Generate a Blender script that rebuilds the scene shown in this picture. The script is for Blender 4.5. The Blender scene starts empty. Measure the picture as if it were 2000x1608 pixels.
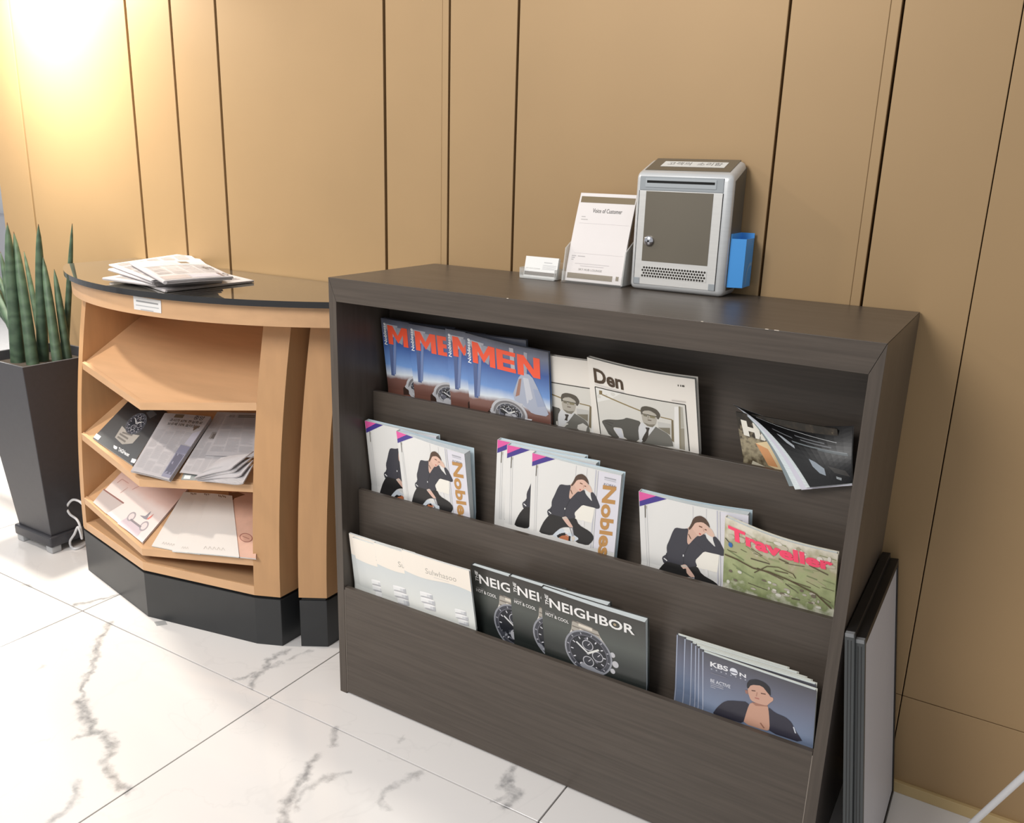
import bpy, bmesh, math, random
from mathutils import Vector, Matrix
random.seed(7)
sc = bpy.context.scene
COL = sc.collection
PI = math.pi

# ------------------------------------------------------------------ camera
W0, H0, FPX = 2000, 1608, 1673.918
CAM = Vector((1.37849, -1.87913, 1.33816))
AX = Vector((0.8535528, 0.5202096, 0.0288023))      # right
AY = Vector((-0.1661592, 0.2194032, 0.961381))      # up
AZ = Vector((-0.4938003, 0.8253752, -0.2737099))    # forward
cd = bpy.data.cameras.new('camera'); cd.sensor_width = 36.0; cd.lens = FPX / W0 * 36.0
cd.clip_start = 0.02; cd.clip_end = 100
co = bpy.data.objects.new('camera', cd); COL.objects.link(co)
m = Matrix((AX, AY, -AZ)).transposed().to_4x4(); m.translation = CAM
co.matrix_world = m
sc.camera = co

# ------------------------------------------------------------------ light
sc.view_settings.view_transform = 'Standard'; sc.view_settings.look = 'None'
sc.view_settings.gamma = 1.0; sc.view_settings.use_curve_mapping = False
sc.view_settings.exposure = 0.13
wd = bpy.data.worlds.new('lobby_ambient'); sc.world = wd; wd.use_nodes = True
bg = wd.node_tree.nodes['Background']
bg.inputs[0].default_value = (0.97, 0.985, 1.0, 1); bg.inputs[1].default_value = 0.46
def area(name, loc, size, power, col, aim, spread=180):
    l = bpy.data.lights.new(name, 'AREA'); l.shape = 'DISK'; l.size = size; l.energy = power; l.color = col
    l.spread = math.radians(spread)
    o = bpy.data.objects.new(name, l); COL.objects.link(o); o.location = loc
    o.rotation_euler = (Vector(aim) - Vector(loc)).to_track_quat('-Z', 'Y').to_euler()
    return o
area('wall_downlight', (-1.62, -0.25, 2.10), 0.12, 30.0, (1.0, 0.93, 0.80), (-1.60, 0.03, 1.35), 140)
area('counter_downlight', (-1.62, -1.12, 2.5), 0.13, 10.0, (1.0, 0.90, 0.79), (-0.9, -0.45, 0.7), 120)
area('aisle_fill', (-0.3, -3.1, 2.8), 1.5, 52.0, (1.0, 0.97, 0.94), (0.1, -0.6, 0.5), 150)  # unseen fill lamp added to light rack and covers from the front
area('lobby_downlight', (-4.7, 1.0, 2.45), 0.35, 60.0, (1.0, 0.97, 0.92), (-4.2, 0.5, 0.0), 170)

# ------------------------------------------------------------------ pixel helpers (a pixel gives a direction, the plane gives the distance)
def ray(u, v):
    return AX * ((u - W0 / 2) / FPX) + AY * (-(v - H0 / 2) / FPX) + AZ
def onplane(u, v, p0, n):
    d = ray(u, v); n = Vector(n)
    return CAM + d * ((Vector(p0) - CAM).dot(n) / d.dot(n))
def onz(u, v, z=0.0): return onplane(u, v, (0, 0, z), (0, 0, 1))
def ony(u, v, y=0.0): return onplane(u, v, (0, y, 0), (0, 1, 0))
def onx(u, v, x=0.0): return onplane(u, v, (x, 0, 0), (1, 0, 0))

# ------------------------------------------------------------------ materials
def lin(c):
    return tuple(((x / 255) / 12.92 if x / 255 <= 0.04045 else ((x / 255 + 0.055) / 1.055) ** 2.4) for x in c)
_MC = {}
def mat(name, rgb, rough=0.5, metal=0.0, var=0.0, scale=(30, 30, 30), spec=0.5, bump=0.0, ior=1.5, trans=0.0, coat=0.0, alpha=1.0):
    """Procedural surface: one colour, varied by a stretched noise, with optional fine relief."""
    key = (name, rgb, rough)
    if key in _MC: return _MC[key]
    mt = bpy.data.materials.new(name); mt.use_nodes = True
    nt = mt.node_tree; b = nt.nodes['Principled BSDF']
    c = lin(rgb)
    b.inputs['Roughness'].default_value = rough; b.inputs['Metallic'].default_value = metal
    b.inputs['Specular IOR Level'].default_value = spec; b.inputs['IOR'].default_value = ior
    b.inputs['Transmission Weight'].default_value = trans; b.inputs['Coat Weight'].default_value = coat
    b.inputs['Alpha'].default_value = alpha
    if var > 0 or bump > 0:
        tc = nt.nodes.new('ShaderNodeTexCoord'); mp = nt.nodes.new('ShaderNodeMapping')
        mp.inputs['Scale'].default_value = scale
        nz = nt.nodes.new('ShaderNodeTexNoise'); nz.inputs['Scale'].default_value = 1.0; nz.inputs['Detail'].default_value = 5
        nt.links.new(tc.outputs['Object'], mp.inputs['Vector']); nt.links.new(mp.outputs[0], nz.inputs['Vector'])
        rp = nt.nodes.new('ShaderNodeValToRGB')
        rp.color_ramp.elements[0].position = 0.3; rp.color_ramp.elements[1].position = 0.7
        rp.color_ramp.elements[0].color = tuple(x * (1 - var) for x in c) + (1,)
        rp.color_ramp.elements[1].color = tuple(min(1, x * (1 + var)) for x in c) + (1,)
        nt.links.new(nz.outputs['Fac'], rp.inputs[0]); nt.links.new(rp.outputs[0], b.inputs['Base Color'])
        if bump > 0:
            bp = nt.nodes.new('ShaderNodeBump'); bp.inputs['Strength'].default_value = bump; bp.inputs['Distance'].default_value = 0.001
            nt.links.new(nz.outputs['Fac'], bp.inputs['Height']); nt.links.new(bp.outputs[0], b.inputs['Normal'])
    else:
        b.inputs['Base Color'].default_value = c + (1,)
    _MC[key] = mt
    return mt
def ink(rgb, rough=0.35):
    return mat('print_%d_%d_%d' % rgb, rgb, rough, spec=0.4)

# ------------------------------------------------------------------ mesh helpers
def mesh_obj(name, verts, faces, mats, parent=None, fm=None, smooth=False, uv=None):
    me = bpy.data.meshes.new(name); me.from_pydata([tuple(v) for v in verts], [], faces); me.update()
    if not isinstance(mats, (list, tuple)): mats = [mats]
    for x in mats: me.materials.append(x)
    if fm: me.polygons.foreach_set('material_index', fm)
    if smooth: me.polygons.foreach_set('use_smooth', [True] * len(me.polygons))
    if uv:
        l = me.uv_layers.new(name='UVMap')
        for lp in me.loops: l.data[lp.index].uv = uv[lp.vertex_index]
    o = bpy.data.objects.new(name, me); COL.objects.link(o)
    if parent: o.parent = parent; o.matrix_parent_inverse = parent.matrix_world.inverted()
    return o
def bm_obj(name, bm, mats, parent=None, smooth=False):
    me = bpy.data.meshes.new(name)
    bmesh.ops.recalc_face_normals(bm, faces=bm.faces)
    bm.to_mesh(me); bm.free()
    if not isinstance(mats, (list, tuple)): mats = [mats]
    for x in mats: me.materials.append(x)
    if smooth:
        me.polygons.foreach_set('use_smooth', [True] * len(me.polygons))
        try: me.set_sharp_from_angle(angle=math.radians(40))
        except Exception: pass
    o = bpy.data.objects.new(name, me); COL.objects.link(o)
    if parent: o.parent = parent; o.matrix_parent_inverse = parent.matrix_world.inverted()
    return o
def bevel(bm, w, seg=2):
    if w > 0: bmesh.ops.bevel(bm, geom=list(bm.edges), offset=w, segments=seg, profile=0.5, affect='EDGES', clamp_overlap=True)
def add_box(bm, a, b):
    x0, y0, z0 = a; x1, y1, z1 = b
    vs = [bm.verts.new(p) for p in ((x0,y0,z0),(x1,y0,z0),(x1,y1,z0),(x0,y1,z0),(x0,y0,z1),(x1,y0,z1),(x1,y1,z1),(x0,y1,z1))]
    for f in ((0,3,2,1),(4,5,6,7),(0,1,5,4),(1,2,6,5),(2,3,7,6),(3,0,4,7)): bm.faces.new([vs[i] for i in f])
def box(name, a, b, mats, parent=None, bev=0.001, seg=2):
    bm = bmesh.new(); add_box(bm, a, b); bevel(bm, bev, seg)
    return bm_obj(name, bm, mats, parent, smooth=bev > 0.003)
def prism_xy(name, pts, z0, z1, mats, parent=None, bev=0.0, lean=None, nz=1, smooth=False):
    """Footprint polygon pts (x,y) raised from z0 to z1; lean(x,y,z)->(x,y) may bend it."""
    bm = bmesh.new(); rings = []
    for k in range(nz + 1):
        z = z0 + (z1 - z0) * k / nz
        rings.append([bm.verts.new((*(lean(x, y, z) if lean else (x, y)), z)) for x, y in pts])
    n = len(pts)
    for k in range(nz):
        for i in range(n):
            bm.faces.new((rings[k][i], rings[k][(i+1) % n], rings[k+1][(i+1) % n], rings[k+1][i]))
    bm.faces.new(rings[0][::-1]); bm.faces.new(rings[-1])
    if bev: bevel(bm, bev)
    return bm_obj(name, bm, mats, parent, smooth)
def hexa(name, v8, mats, parent=None, bev=0.0):
    """Eight corners: bottom four then top four, both in the same turn."""
    bm = bmesh.new(); vs = [bm.verts.new(tuple(p)) for p in v8]
    for f in ((0,3,2,1),(4,5,6,7),(0,1,5,4),(1,2,6,5),(2,3,7,6),(3,0,4,7)): bm.faces.new([vs[i] for i in f])
    if bev: bevel(bm, bev)
    return bm_obj(name, bm, mats, parent)
def tube_pts(bm, pts, rad, n=10, cap=True):
    pts = [Vector(p) for p in pts]; rings = []
    up = Vector((0, 0, 1))
    for i, p in enumerate(pts):
        t = (pts[min(i+1, len(pts)-1)] - pts[max(i-1, 0)]).normalized()
        a = t.cross(up)
        if a.length < 1e-3: a = t.cross(Vector((0, 1, 0)))
        a.normalize(); b = t.cross(a); r = rad[i] if isinstance(rad, (list, tuple)) else rad
        rings.append([bm.verts.new(p + a * (r * math.cos(2*PI*k/n)) + b * (r * math.sin(2*PI*k/n))) for k in range(n)])
    for i in range(len(rings) - 1):
        for k in range(n): bm.faces.new((rings[i][k], rings[i][(k+1) % n], rings[i+1][(k+1) % n], rings[i+1][k]))
    if cap: bm.faces.new(rings[0][::-1]); bm.faces.new(rings[-1])
def tube(name, pts, rad, mats, parent=None, n=10):
    bm = bmesh.new(); tube_pts(bm, pts, rad, n); return bm_obj(name, bm, mats, parent, smooth=True)
def bez(p, n=16):
    """Catmull-Rom through the points."""
    p = [Vector(x) for x in p]; q = [p[0]] + p + [p[-1]]; out = []
    for i in range(1, len(q) - 2):
        for k in range(n):
            t = k / n
            out.append(0.5 * ((2*q[i]) + (q[i+1]-q[i-1])*t + (2*q[i-1]-5*q[i]+4*q[i+1]-q[i+2])*t*t + (3*q[i]-q[i-1]-3*q[i+1]+q[i+2])*t**3))
    out.append(p[-1]); return out
def tag(o, label, cat, group=None):
    o['label'] = label; o['category'] = cat
    if group: o['group'] = group
    return o
def thing(name, label, cat, loc, group=None):
    o = bpy.data.objects.new(name, None); COL.objects.link(o); o.location = loc; o.empty_display_size = 0.05
    bpy.context.view_layer.update()
    return tag(o, label, cat, group)
def struct(o, label=None):
    o['kind'] = 'structure'
    if label: o['label'] = label
    return o
# ================================================================== STRUCTURE
# ---- floor: white marble tiles, 0.8 m, each an object
def marble():
    mt = bpy.data.materials.new('white_marble_tile'); mt.use_nodes = True
    nt = mt.node_tree; N = nt.nodes; L = nt.links; b = N['Principled BSDF']
    geo = N.new('ShaderNodeNewGeometry')
    nz = N.new('ShaderNodeTexNoise'); nz.inputs['Scale'].default_value = 16; nz.inputs['Detail'].default_value = 6; nz.inputs['Roughness'].default_value = 0.65
    L.new(geo.outputs['Position'], nz.inputs['Vector'])
    def vm(op, a, bb=None, sc_=None):
        n = N.new('ShaderNodeVectorMath'); n.operation = op
        for i, x in enumerate((a, bb)):
            if x is None: continue
            if isinstance(x, (tuple, Vector)): n.inputs[i].default_value = tuple(x)
            else: L.new(x, n.inputs[i])
        if sc_ is not None:
            if isinstance(sc_, float): n.inputs['Scale'].default_value = sc_
            else: L.new(sc_, n.inputs['Scale'])
        return n
    def ma(op, a, bb=None, clamp=False):
        n = N.new('ShaderNodeMath'); n.operation = op; n.use_clamp = clamp
        for i, x in enumerate((a, bb)):
            if x is None: continue
            if isinstance(x, (int, float)): n.inputs[i].default_value = x
            else: L.new(x, n.inputs[i])
        return n
    off = vm('SUBTRACT', nz.outputs['Color'], (0.5, 0.5, 0.5))
    offs = vm('SCALE', off.outputs[0], sc_=0.075)
    flat = vm('MULTIPLY', offs.outputs[0], (1.0, 1.0, 0.0))
    P = vm('ADD', geo.outputs['Position'], flat.outputs[0])
    def c6(pts): return [(x / 2.644, 1000 + y / 2.644) for x, y in pts]
    def c8(pts): return [(560 + x / 3.125, 1100 + y / 3.125) for x, y in pts]
    veins = [
        (c6([(562,575),(530,640),(485,700),(482,770),(445,850),(405,975)]), .012, .75),
        (c6([(405,975),(440,1050),(470,1130),(545,1160)]), .019, .85),
        (c6([(545,1160),(572,1220),(530,1300),(585,1355),(655,1445)]), .015, .75),
        (c6([(395,1160),(470,1140)]), .010, .5),
        (c6([(395,1390),(412,1470),(340,1550),(250,1610)]), .014, .6),
        (c6([(1640,1265),(1555,1390),(1500,1475),(1458,1540),(1470,1608)]), .017, .8),
        (c6([(1795,1345),(1640,1395),(1560,1450),(1520,1530)]), .011, .5),
        (c6([(1735,1125),(1715,1205)]), .012, .7),
        (c6([(1480,712),(1390,775),(1350,820),(1290,905)]), .014, .8),
        (c6([(1450,785),(1370,815),(1200,875)]), .010, .6),
        (c6([(605,428),(480,465),(385,482)]), .011, .75),
        (c6([(165,385),(120,372)]), .010, .6),
        (c6([(1600,722),(1490,770)]), .010, .5),
        (c6([(220,800),(175,835)]), .008, .35),
        (c6([(60,930),(0,965)]), .008, .35),
        (c6([(240,1180),(0,1250)]), .006, .15),
        (c8([(1380,1265),(1335,1345),(1405,1400),(1345,1475)]), .017, .8),
        (c8([(1395,1385),(1255,1465)]), .008, .45),
        (c8([(840,1275),(690,1340),(600,1400),(575,1440),(620,1495)]), .011, .5),
        (c8([(180,1180),(130,1240)]), .011, .35),
        (c8([(715,1060),(690,1085)]), .008, .4),
    ]
    tot = None
    for pts, w, k in veins:
        q = [onz(u, v) for u, v in pts]
        for a, bb in zip(q[:-1], q[1:]):
            ba = bb - a
            pa = vm('SUBTRACT', P.outputs[0], a)
            dt = vm('DOT_PRODUCT', pa.outputs[0], ba / max(ba.length_squared, 1e-9))
            cl = ma('ADD', dt.outputs['Value'], 0.0, True)
            sc_ = vm('SCALE', ba, sc_=cl.outputs[0])
            df = vm('SUBTRACT', pa.outputs[0], sc_.outputs[0])
            ln = vm('LENGTH', df.outputs[0])
            mr = N.new('ShaderNodeMapRange'); mr.interpolation_type = 'SMOOTHSTEP'
            mr.inputs[1].default_value = 0.0; mr.inputs[2].default_value = w * 1.25; mr.inputs[3].default_value = k; mr.inputs[4].default_value = 0.0
            L.new(ln.outputs['Value'], mr.inputs[0])
            tot = mr.outputs[0] if tot is None else ma('MAXIMUM', tot, mr.outputs[0]).outputs[0]
    # faint veins everywhere else
    n2 = N.new('ShaderNodeTexNoise'); n2.inputs['Scale'].default_value = 2.3; n2.inputs['Detail'].default_value = 5; n2.inputs['Distortion'].default_value = 1.2
    L.new(geo.outputs['Position'], n2.inputs['Vector'])
    ab = ma('ABSOLUTE', ma('SUBTRACT', n2.outputs['Fac'], 0.5).outputs[0])
    mr2 = N.new('ShaderNodeMapRange'); mr2.inputs[1].default_value = 0.0; mr2.inputs[2].default_value = 0.012; mr2.inputs[3].default_value = 0.05; mr2.inputs[4].default_value = 0.0
    L.new(ab.outputs[0], mr2.inputs[0])
    n3 = N.new('ShaderNodeTexNoise'); n3.inputs['Scale'].default_value = 42; n3.inputs['Detail'].default_value = 4
    L.new(geo.outputs['Position'], n3.inputs['Vector'])
    mr3 = N.new('ShaderNodeMapRange'); mr3.inputs[1].default_value = 0.3; mr3.inputs[2].default_value = 0.65; mr3.inputs[3].default_value = 0.25; mr3.inputs[4].default_value = 1.0
    L.new(n3.outputs['Fac'], mr3.inputs[0])
    tv = ma('MULTIPLY', tot, mr3.outputs[0])
    fac = ma('ADD', tv.outputs[0], mr2.outputs[0], True)
    rp = N.new('ShaderNodeMixRGB'); rp.inputs[1].default_value = lin((230, 227, 225)) + (1,); rp.inputs[2].default_value = lin((126, 126, 128)) + (1,)
    L.new(fac.outputs[0], rp.inputs[0]); L.new(rp.outputs[0], b.inputs['Base Color'])
    b.inputs['Roughness'].default_value = 0.09; b.inputs['Specular IOR Level'].default_value = 0.5
    return mt
MARBLE = marble()
GROUT = mat('dark_grout', (48, 42, 35), 0.9, var=0.1)
floor = mesh_obj('floor', [(-7, -4.5, -0.006), (4, -4.5, -0.006), (4, 5, -0.006), (-7, 5, -0.006)], [(0, 1, 2, 3)], GROUT)
struct(floor, 'white marble tile floor with grey veins and dark grout joints')
TX, TY, TS, G = -0.930, -0.536, 0.8, 0.0018
bm = bmesh.new(); add_box(bm, (G, G, -0.02), (TS - G, TS - G, 0.0)); bevel(bm, 0.0006, 1)
tme = bpy.data.meshes.new('tile'); bmesh.ops.recalc_face_normals(bm, faces=bm.faces); bm.to_mesh(tme); bm.free(); tme.materials.append(MARBLE)
for i in range(-8, 5):
    for j in range(-4, 6):
        x, y = TX + TS * i, TY + TS * j
        if x > 2.5 or y > 3.5 or (y > 0.1 and x > -1.5): continue
        t = bpy.data.objects.new('tile', tme); COL.objects.link(t); t.parent = floor
        t.location = (x, y, 0)

# ---- back wall: gold panels, each an object, dark joints between
GOLD = mat('champagne_gold_panel', (169, 140, 102), 0.50, 0.22, var=0.03, scale=(3, 3, 3), spec=0.4)
JOINT = mat('dark_bronze_joint', (12, 9, 6), 0.8, 0.0)
XEND = -2.06
seams = [(-1.852, .0058), (-1.214, .0055), (-1.001, .005), (-0.800, .005), (-0.167, .0046), (0.019, .00015), (0.041, .0030), (0.240, .0032), (0.873, .0026), (1.062, .00015), (1.084, .0026), (1.283, .0009), (1.916, .003), (2.127, .003)]
wall = box('wall_back', (XEND, 0.0345, 0.0), (2.6, 0.12, 2.9), JOINT, bev=0)
struct(wall, 'champagne gold panelled wall with dark vertical joints')
xs = [XEND] + [q for q, _ in seams] + [2.6]; hws = [0.0] + [q for _, q in seams] + [0.0]
ZJ = 0.238
for i in range(len(xs) - 1):
    a, b_ = xs[i] + hws[i], xs[i+1] - hws[i+1]
    box('panel', (a, 0.0, 0.026), (b_, 0.035, ZJ - 0.0007), GOLD, wall, 0.0012, 2)
    box('panel', (a, 0.0, ZJ + 0.0007), (b_, 0.035, 2.15), GOLD, wall, 0.0012, 2)
    box('panel', (a, 0.0, 2.158), (b_, 0.035, 2.9), GOLD, wall, 0.0012, 2)
bb = box('baseboard_back', (1.200, -0.010, 0.0), (2.6, 0.034, 0.026), mat('beige_baseboard', (196, 170, 122), 0.45), bev=0.001); struct(bb)
# ---- what shows past the wall's end: the bright lobby with its low grey partition
far = box('wall_left', (-7.0, 2.6, 0.0), (-2.2, 2.7, 2.9), mat('white_lobby_wall', (238, 238, 240), 0.6), bev=0); struct(far, 'bright white lobby wall beyond the end of the gold wall')
fl = box('trim_1', (-7.0, 2.56, 1.17), (-2.2, 2.6, 1.27), mat('navy_trim', (70, 78, 105), 0.5), bev=0.002); struct(fl, 'dark blue rail on the lobby wall')
fp = box('trim_2', (-7.0, 2.30, 0.0), (-2.2, 2.56, 0.80), mat('pale_grey_partition', (186, 186, 192), 0.5), bev=0.004); struct(fp, 'pale grey low ledge along the lobby wall')

# ================================================================== MAGAZINE RACK
RW, RH, RD = 1.197, 1.085, 0.412
RB = -0.004
WENGE = mat('dark_wenge_laminate', (81, 73, 66), 0.37, var=0.14, scale=(6, 60, 160), spec=0.35, bump=0.08)
WENGE_V = mat('dark_wenge_laminate_upright', (81, 73, 66), 0.37, var=0.14, scale=(160, 60, 6), spec=0.35, bump=0.08)
EDGE = mat('pale_joint_line', (150, 140, 130), 0.6)
rack = thing('magazine_rack', 'dark brown laminate magazine rack with three stepped pockets against gold wall', 'magazine rack', (RW / 2, -RD / 2, 0))
TH, SH = 0.054, 0.022
F, B_ = -RD, RB
hexa('side_panel', [(0,F,0),(SH,F,0),(SH,B_,0),(0,B_,0),(0,F,RH),(SH,F,RH-TH),(SH,B_,RH-TH),(0,B_,RH)], WENGE_V, rack, 0.0006)
hexa('side_panel', [(RW-SH,F,0),(RW,F,0),(RW,B_,0),(RW-SH,B_,0),(RW-SH,F,RH-TH),(RW,F,RH),(RW,B_,RH),(RW-SH,B_,RH-TH)], WENGE_V, rack, 0.0006)
g = 0.0006
hexa('top_panel', [(SH+g,F,RH-TH),(RW-SH-g,F,RH-TH),(RW-SH-g,B_,RH-TH),(SH+g,B_,RH-TH),(g,F,RH),(RW-g,F,RH),(RW-g,B_,RH),(g,B_,RH)], WENGE, rack, 0.0006)
LIPS = {1: (-0.289, 0.795), 2: (-0.351, 0.553), 3: (-0.410, 0.307)}
PTH = 0.012; FLD = 0.125
xi0, xi1 = SH + 0.0008, RW - SH - 0.0008
box('front_panel', (xi0, -0.410, 0.004), (xi1, -0.410 + PTH, 0.307), WENGE, rack, 0.0008)
box('pocket_panel', (xi0, -0.351, 0.307 - FLD - 0.01), (xi1, -0.351 + PTH, 0.553), WENGE, rack, 0.0008)
box('pocket_panel', (xi0, -0.289, 0.553 - FLD - 0.01), (xi1, -0.289 + PTH, 0.795), WENGE, rack, 0.0008)
box('back_panel', (xi0, -0.222, 0.795 - FLD - 0.01), (xi1, -0.210, RH - TH), WENGE, rack, 0.0)
for t, yb in ((3, -0.351), (2, -0.289), (1, -0.222)):
    yl, zl = LIPS[t]
    box('pocket_floor', (xi0, yl + PTH, zl - FLD - 0.012), (xi1, yb, zl - FLD), WENGE, rack, 0.0)
box('rear_sheet', (xi0, RB - 0.006, 0.0), (xi1, RB, RH - TH), WENGE, rack, 0.0)
for x in (xi0 - 0.0006, xi1 - 0.0006):
    box('joint_line', (x, -0.4103, 0.004), (x + 0.0012, -0.4095, 0.300), EDGE, rack, 0.0)
for (u, v, w) in ((977, 586, .004), (1364, 631, .004), (1490, 647, .006), (1508, 650, .008)):
    p = onz(u, v, RH); box('chip', (p.x - w / 2, max(p.y, F + .001) - .001, RH - .001), (p.x + w / 2, max(p.y, F + .001) + .001, RH + .0003), mat('bare_chipboard', (215, 205, 190), .8), rack, 0.0)

# ================================================================== NEWSPAPER COUNTER
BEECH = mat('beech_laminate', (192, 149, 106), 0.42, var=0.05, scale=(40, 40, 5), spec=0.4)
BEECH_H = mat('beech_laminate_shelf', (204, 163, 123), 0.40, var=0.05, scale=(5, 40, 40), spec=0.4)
PLINTH = mat('charcoal_plinth', (42, 44, 46), 0.36, var=0.06, scale=(20, 20, 20))
BGLASS = mat('smoked_mirror_glass', (168, 164, 155), 0.02, 0.85, spec=1.0, ior=1.8)
REVEAL = mat('black_reveal', (18, 18, 18), 0.6)
ctr = thing('newspaper_counter', 'beech newspaper counter with curved black glass top and charcoal plinth', 'counter', (-0.70, -0.22, 0))
XA, YA = -0.738, -0.449
def lean(z): return 0.128 * max(0.0, z - 0.1) ** 2
def yfront(x, z): return YA + 0.198 * abs(x - XA) + lean(z)
GC, GR = (-0.68, 0.47), 0.937
def arc_y(x, r): return GC[1] - math.sqrt(r * r - (x - GC[0]) ** 2)
def arc(x0, x1, r, n=40): return [(x0 + (x1 - x0) * i / n, arc_y(x0 + (x1 - x0) * i / n, r)) for i in range(n + 1)]
CB = -0.004
XL, XR = -1.283, -0.012
bm = bmesh.new()
pts = arc(XL, XR, GR) + [(XR, CB), (XL, CB)]
gt = prism_xy('glass_top', pts, 0.984, 1.0, [BGLASS, mat('dark_glass_edge', (46, 46, 47), 0.12)], ctr, bev=0.0015)
for pg in gt.data.polygons: pg.material_index = 0 if pg.normal.z > 0.95 else 1
fr = GR - 0.018
outer = arc(-1.172, -0.02, fr); inner = arc(-1.172, -0.02, fr - 0.02)
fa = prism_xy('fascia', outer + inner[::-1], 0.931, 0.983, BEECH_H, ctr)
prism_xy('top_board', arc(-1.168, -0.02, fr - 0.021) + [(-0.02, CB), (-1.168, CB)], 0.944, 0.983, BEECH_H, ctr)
ln = lambda x, y, z: (x, y + (lean(z) if y < -0.05 else 0))
def upright(name, pts, z0, z1, m): return prism_xy(name, pts, z0, z1, m, ctr, bev=0.0, lean=ln, nz=12)
upright('side_panel', [(-1.156, yfront(-1.156, 0)), (-1.132, yfront(-1.132, 0)), (-1.132, CB), (-1.156, CB)], 0.155, 0.930, BEECH)
upright('side_skin', [(-1.170, yfront(-1.17, 0) + .004), (-1.1575, yfront(-1.1575, 0) + .004), (-1.1575, CB), (-1.170, CB)], 0.155, 0.9305, BEECH)
upright('pillar', [(-0.353, -0.373), (-0.283, -0.342), (-0.283, CB), (-0.353, CB)], 0.155, 0.9305, BEECH)
upright('pillar', [(-0.241, -0.313), (-0.173, -0.272), (-0.173, CB), (-0.241, CB)], 0.155, 0.9305, BEECH)
box('gap_back', (-0.283, -0.10, 0.02), (-0.241, -0.09, 0.94), mat('painted_gap_shade', (96, 70, 48), 0.7), ctr, 0)  # shade between the pillars put into this strip's dark colour
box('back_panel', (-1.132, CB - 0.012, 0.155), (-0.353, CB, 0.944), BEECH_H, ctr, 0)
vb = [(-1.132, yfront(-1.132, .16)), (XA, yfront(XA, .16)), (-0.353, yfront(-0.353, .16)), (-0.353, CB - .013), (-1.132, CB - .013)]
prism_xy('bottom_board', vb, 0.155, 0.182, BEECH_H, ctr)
prism_xy('reveal', [(-1.162, -.355), (XA, -.439), (-.352, -.363), (-.289, -.334), (-.289, CB), (-1.162, CB)], 0.146, 0.155, REVEAL, ctr)
prism_xy('plinth', [(-1.163, -.3635), (XA, -.448), (-.353, -.372), (-.284, -.341), (-.284, CB), (-1.163, CB)], 0.0, 0.146, PLINTH, ctr, bev=0.0012)
prism_xy('reveal', [(-.236, -.306), (-.178, -.271), (-.178, CB), (-.236, CB)], 0.146, 0.155, REVEAL, ctr)
prism_xy('plinth', [(-.240, -.312), (-.174, -.2715), (-.174, CB), (-.240, CB)], 0.0, 0.146, PLINTH, ctr, bev=0.0012)
SM = 0.55
SHELF = []
for zt in (0.704, 0.477, 0.262):
    xe0, xe1 = -1.1315, -0.3535
    def solve(x):                                   # front edge: where the sloped board meets the counter's front
        z = zt
        y0 = yfront(xe1, zt)
        for _ in range(20): z = zt + SM * (yfront(x, z) - y0)
        return yfront(x, z), z
    y0 = yfront(xe1, zt)
    SHELF.append((y0, zt))
    zs = lambda y: zt + SM * (y - y0)
    cols = []
    for x in (xe0, XA, xe1):
        yf, zf = solve(x); yb = -0.022
        cols.append([(x, yf + .006, zf + SM * .006), (x, yb, zs(yb)), (x, yb, zs(yb) - .016), (x, yf + .006, zf + SM * .006 - .016)])
    vs = [p for c in cols for p in c]; fs = []
    for k in range(2):
        for i in range(4): fs.append((k*4+i, k*4+(i+1) % 4, (k+1)*4+(i+1) % 4, (k+1)*4+i))
    fs += [(3, 2, 1, 0), (8, 9, 10, 11)]
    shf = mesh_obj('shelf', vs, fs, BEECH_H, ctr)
    vs = []
    for x in (xe0, XA, xe1):
        yf, zf = solve(x)
        vs += [(x, yf, zf - .017), (x, yf, zf + .005), (x, yf + .009, zf + .009), (x, yf + .009, zf - .015)]
    fs = []
    for k in range(2):
        for i in range(4): fs.append((k*4+i, k*4+(i+1) % 4, (k+1)*4+(i+1) % 4, (k+1)*4+i))
    fs += [(3, 2, 1, 0), (8, 9, 10, 11)]
    o = mesh_obj('front_lip', vs, fs, BEECH_H, shf)
def onshelf(i, u, v, h=0.0):
    y0, zt = SHELF[i]; n = Vector((0, -SM, 1)).normalized()
    return onplane(u, v, Vector((0, y0, zt)) + n * h, n)
NSH = Vector((0, -SM, 1)).normalized()
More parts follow.
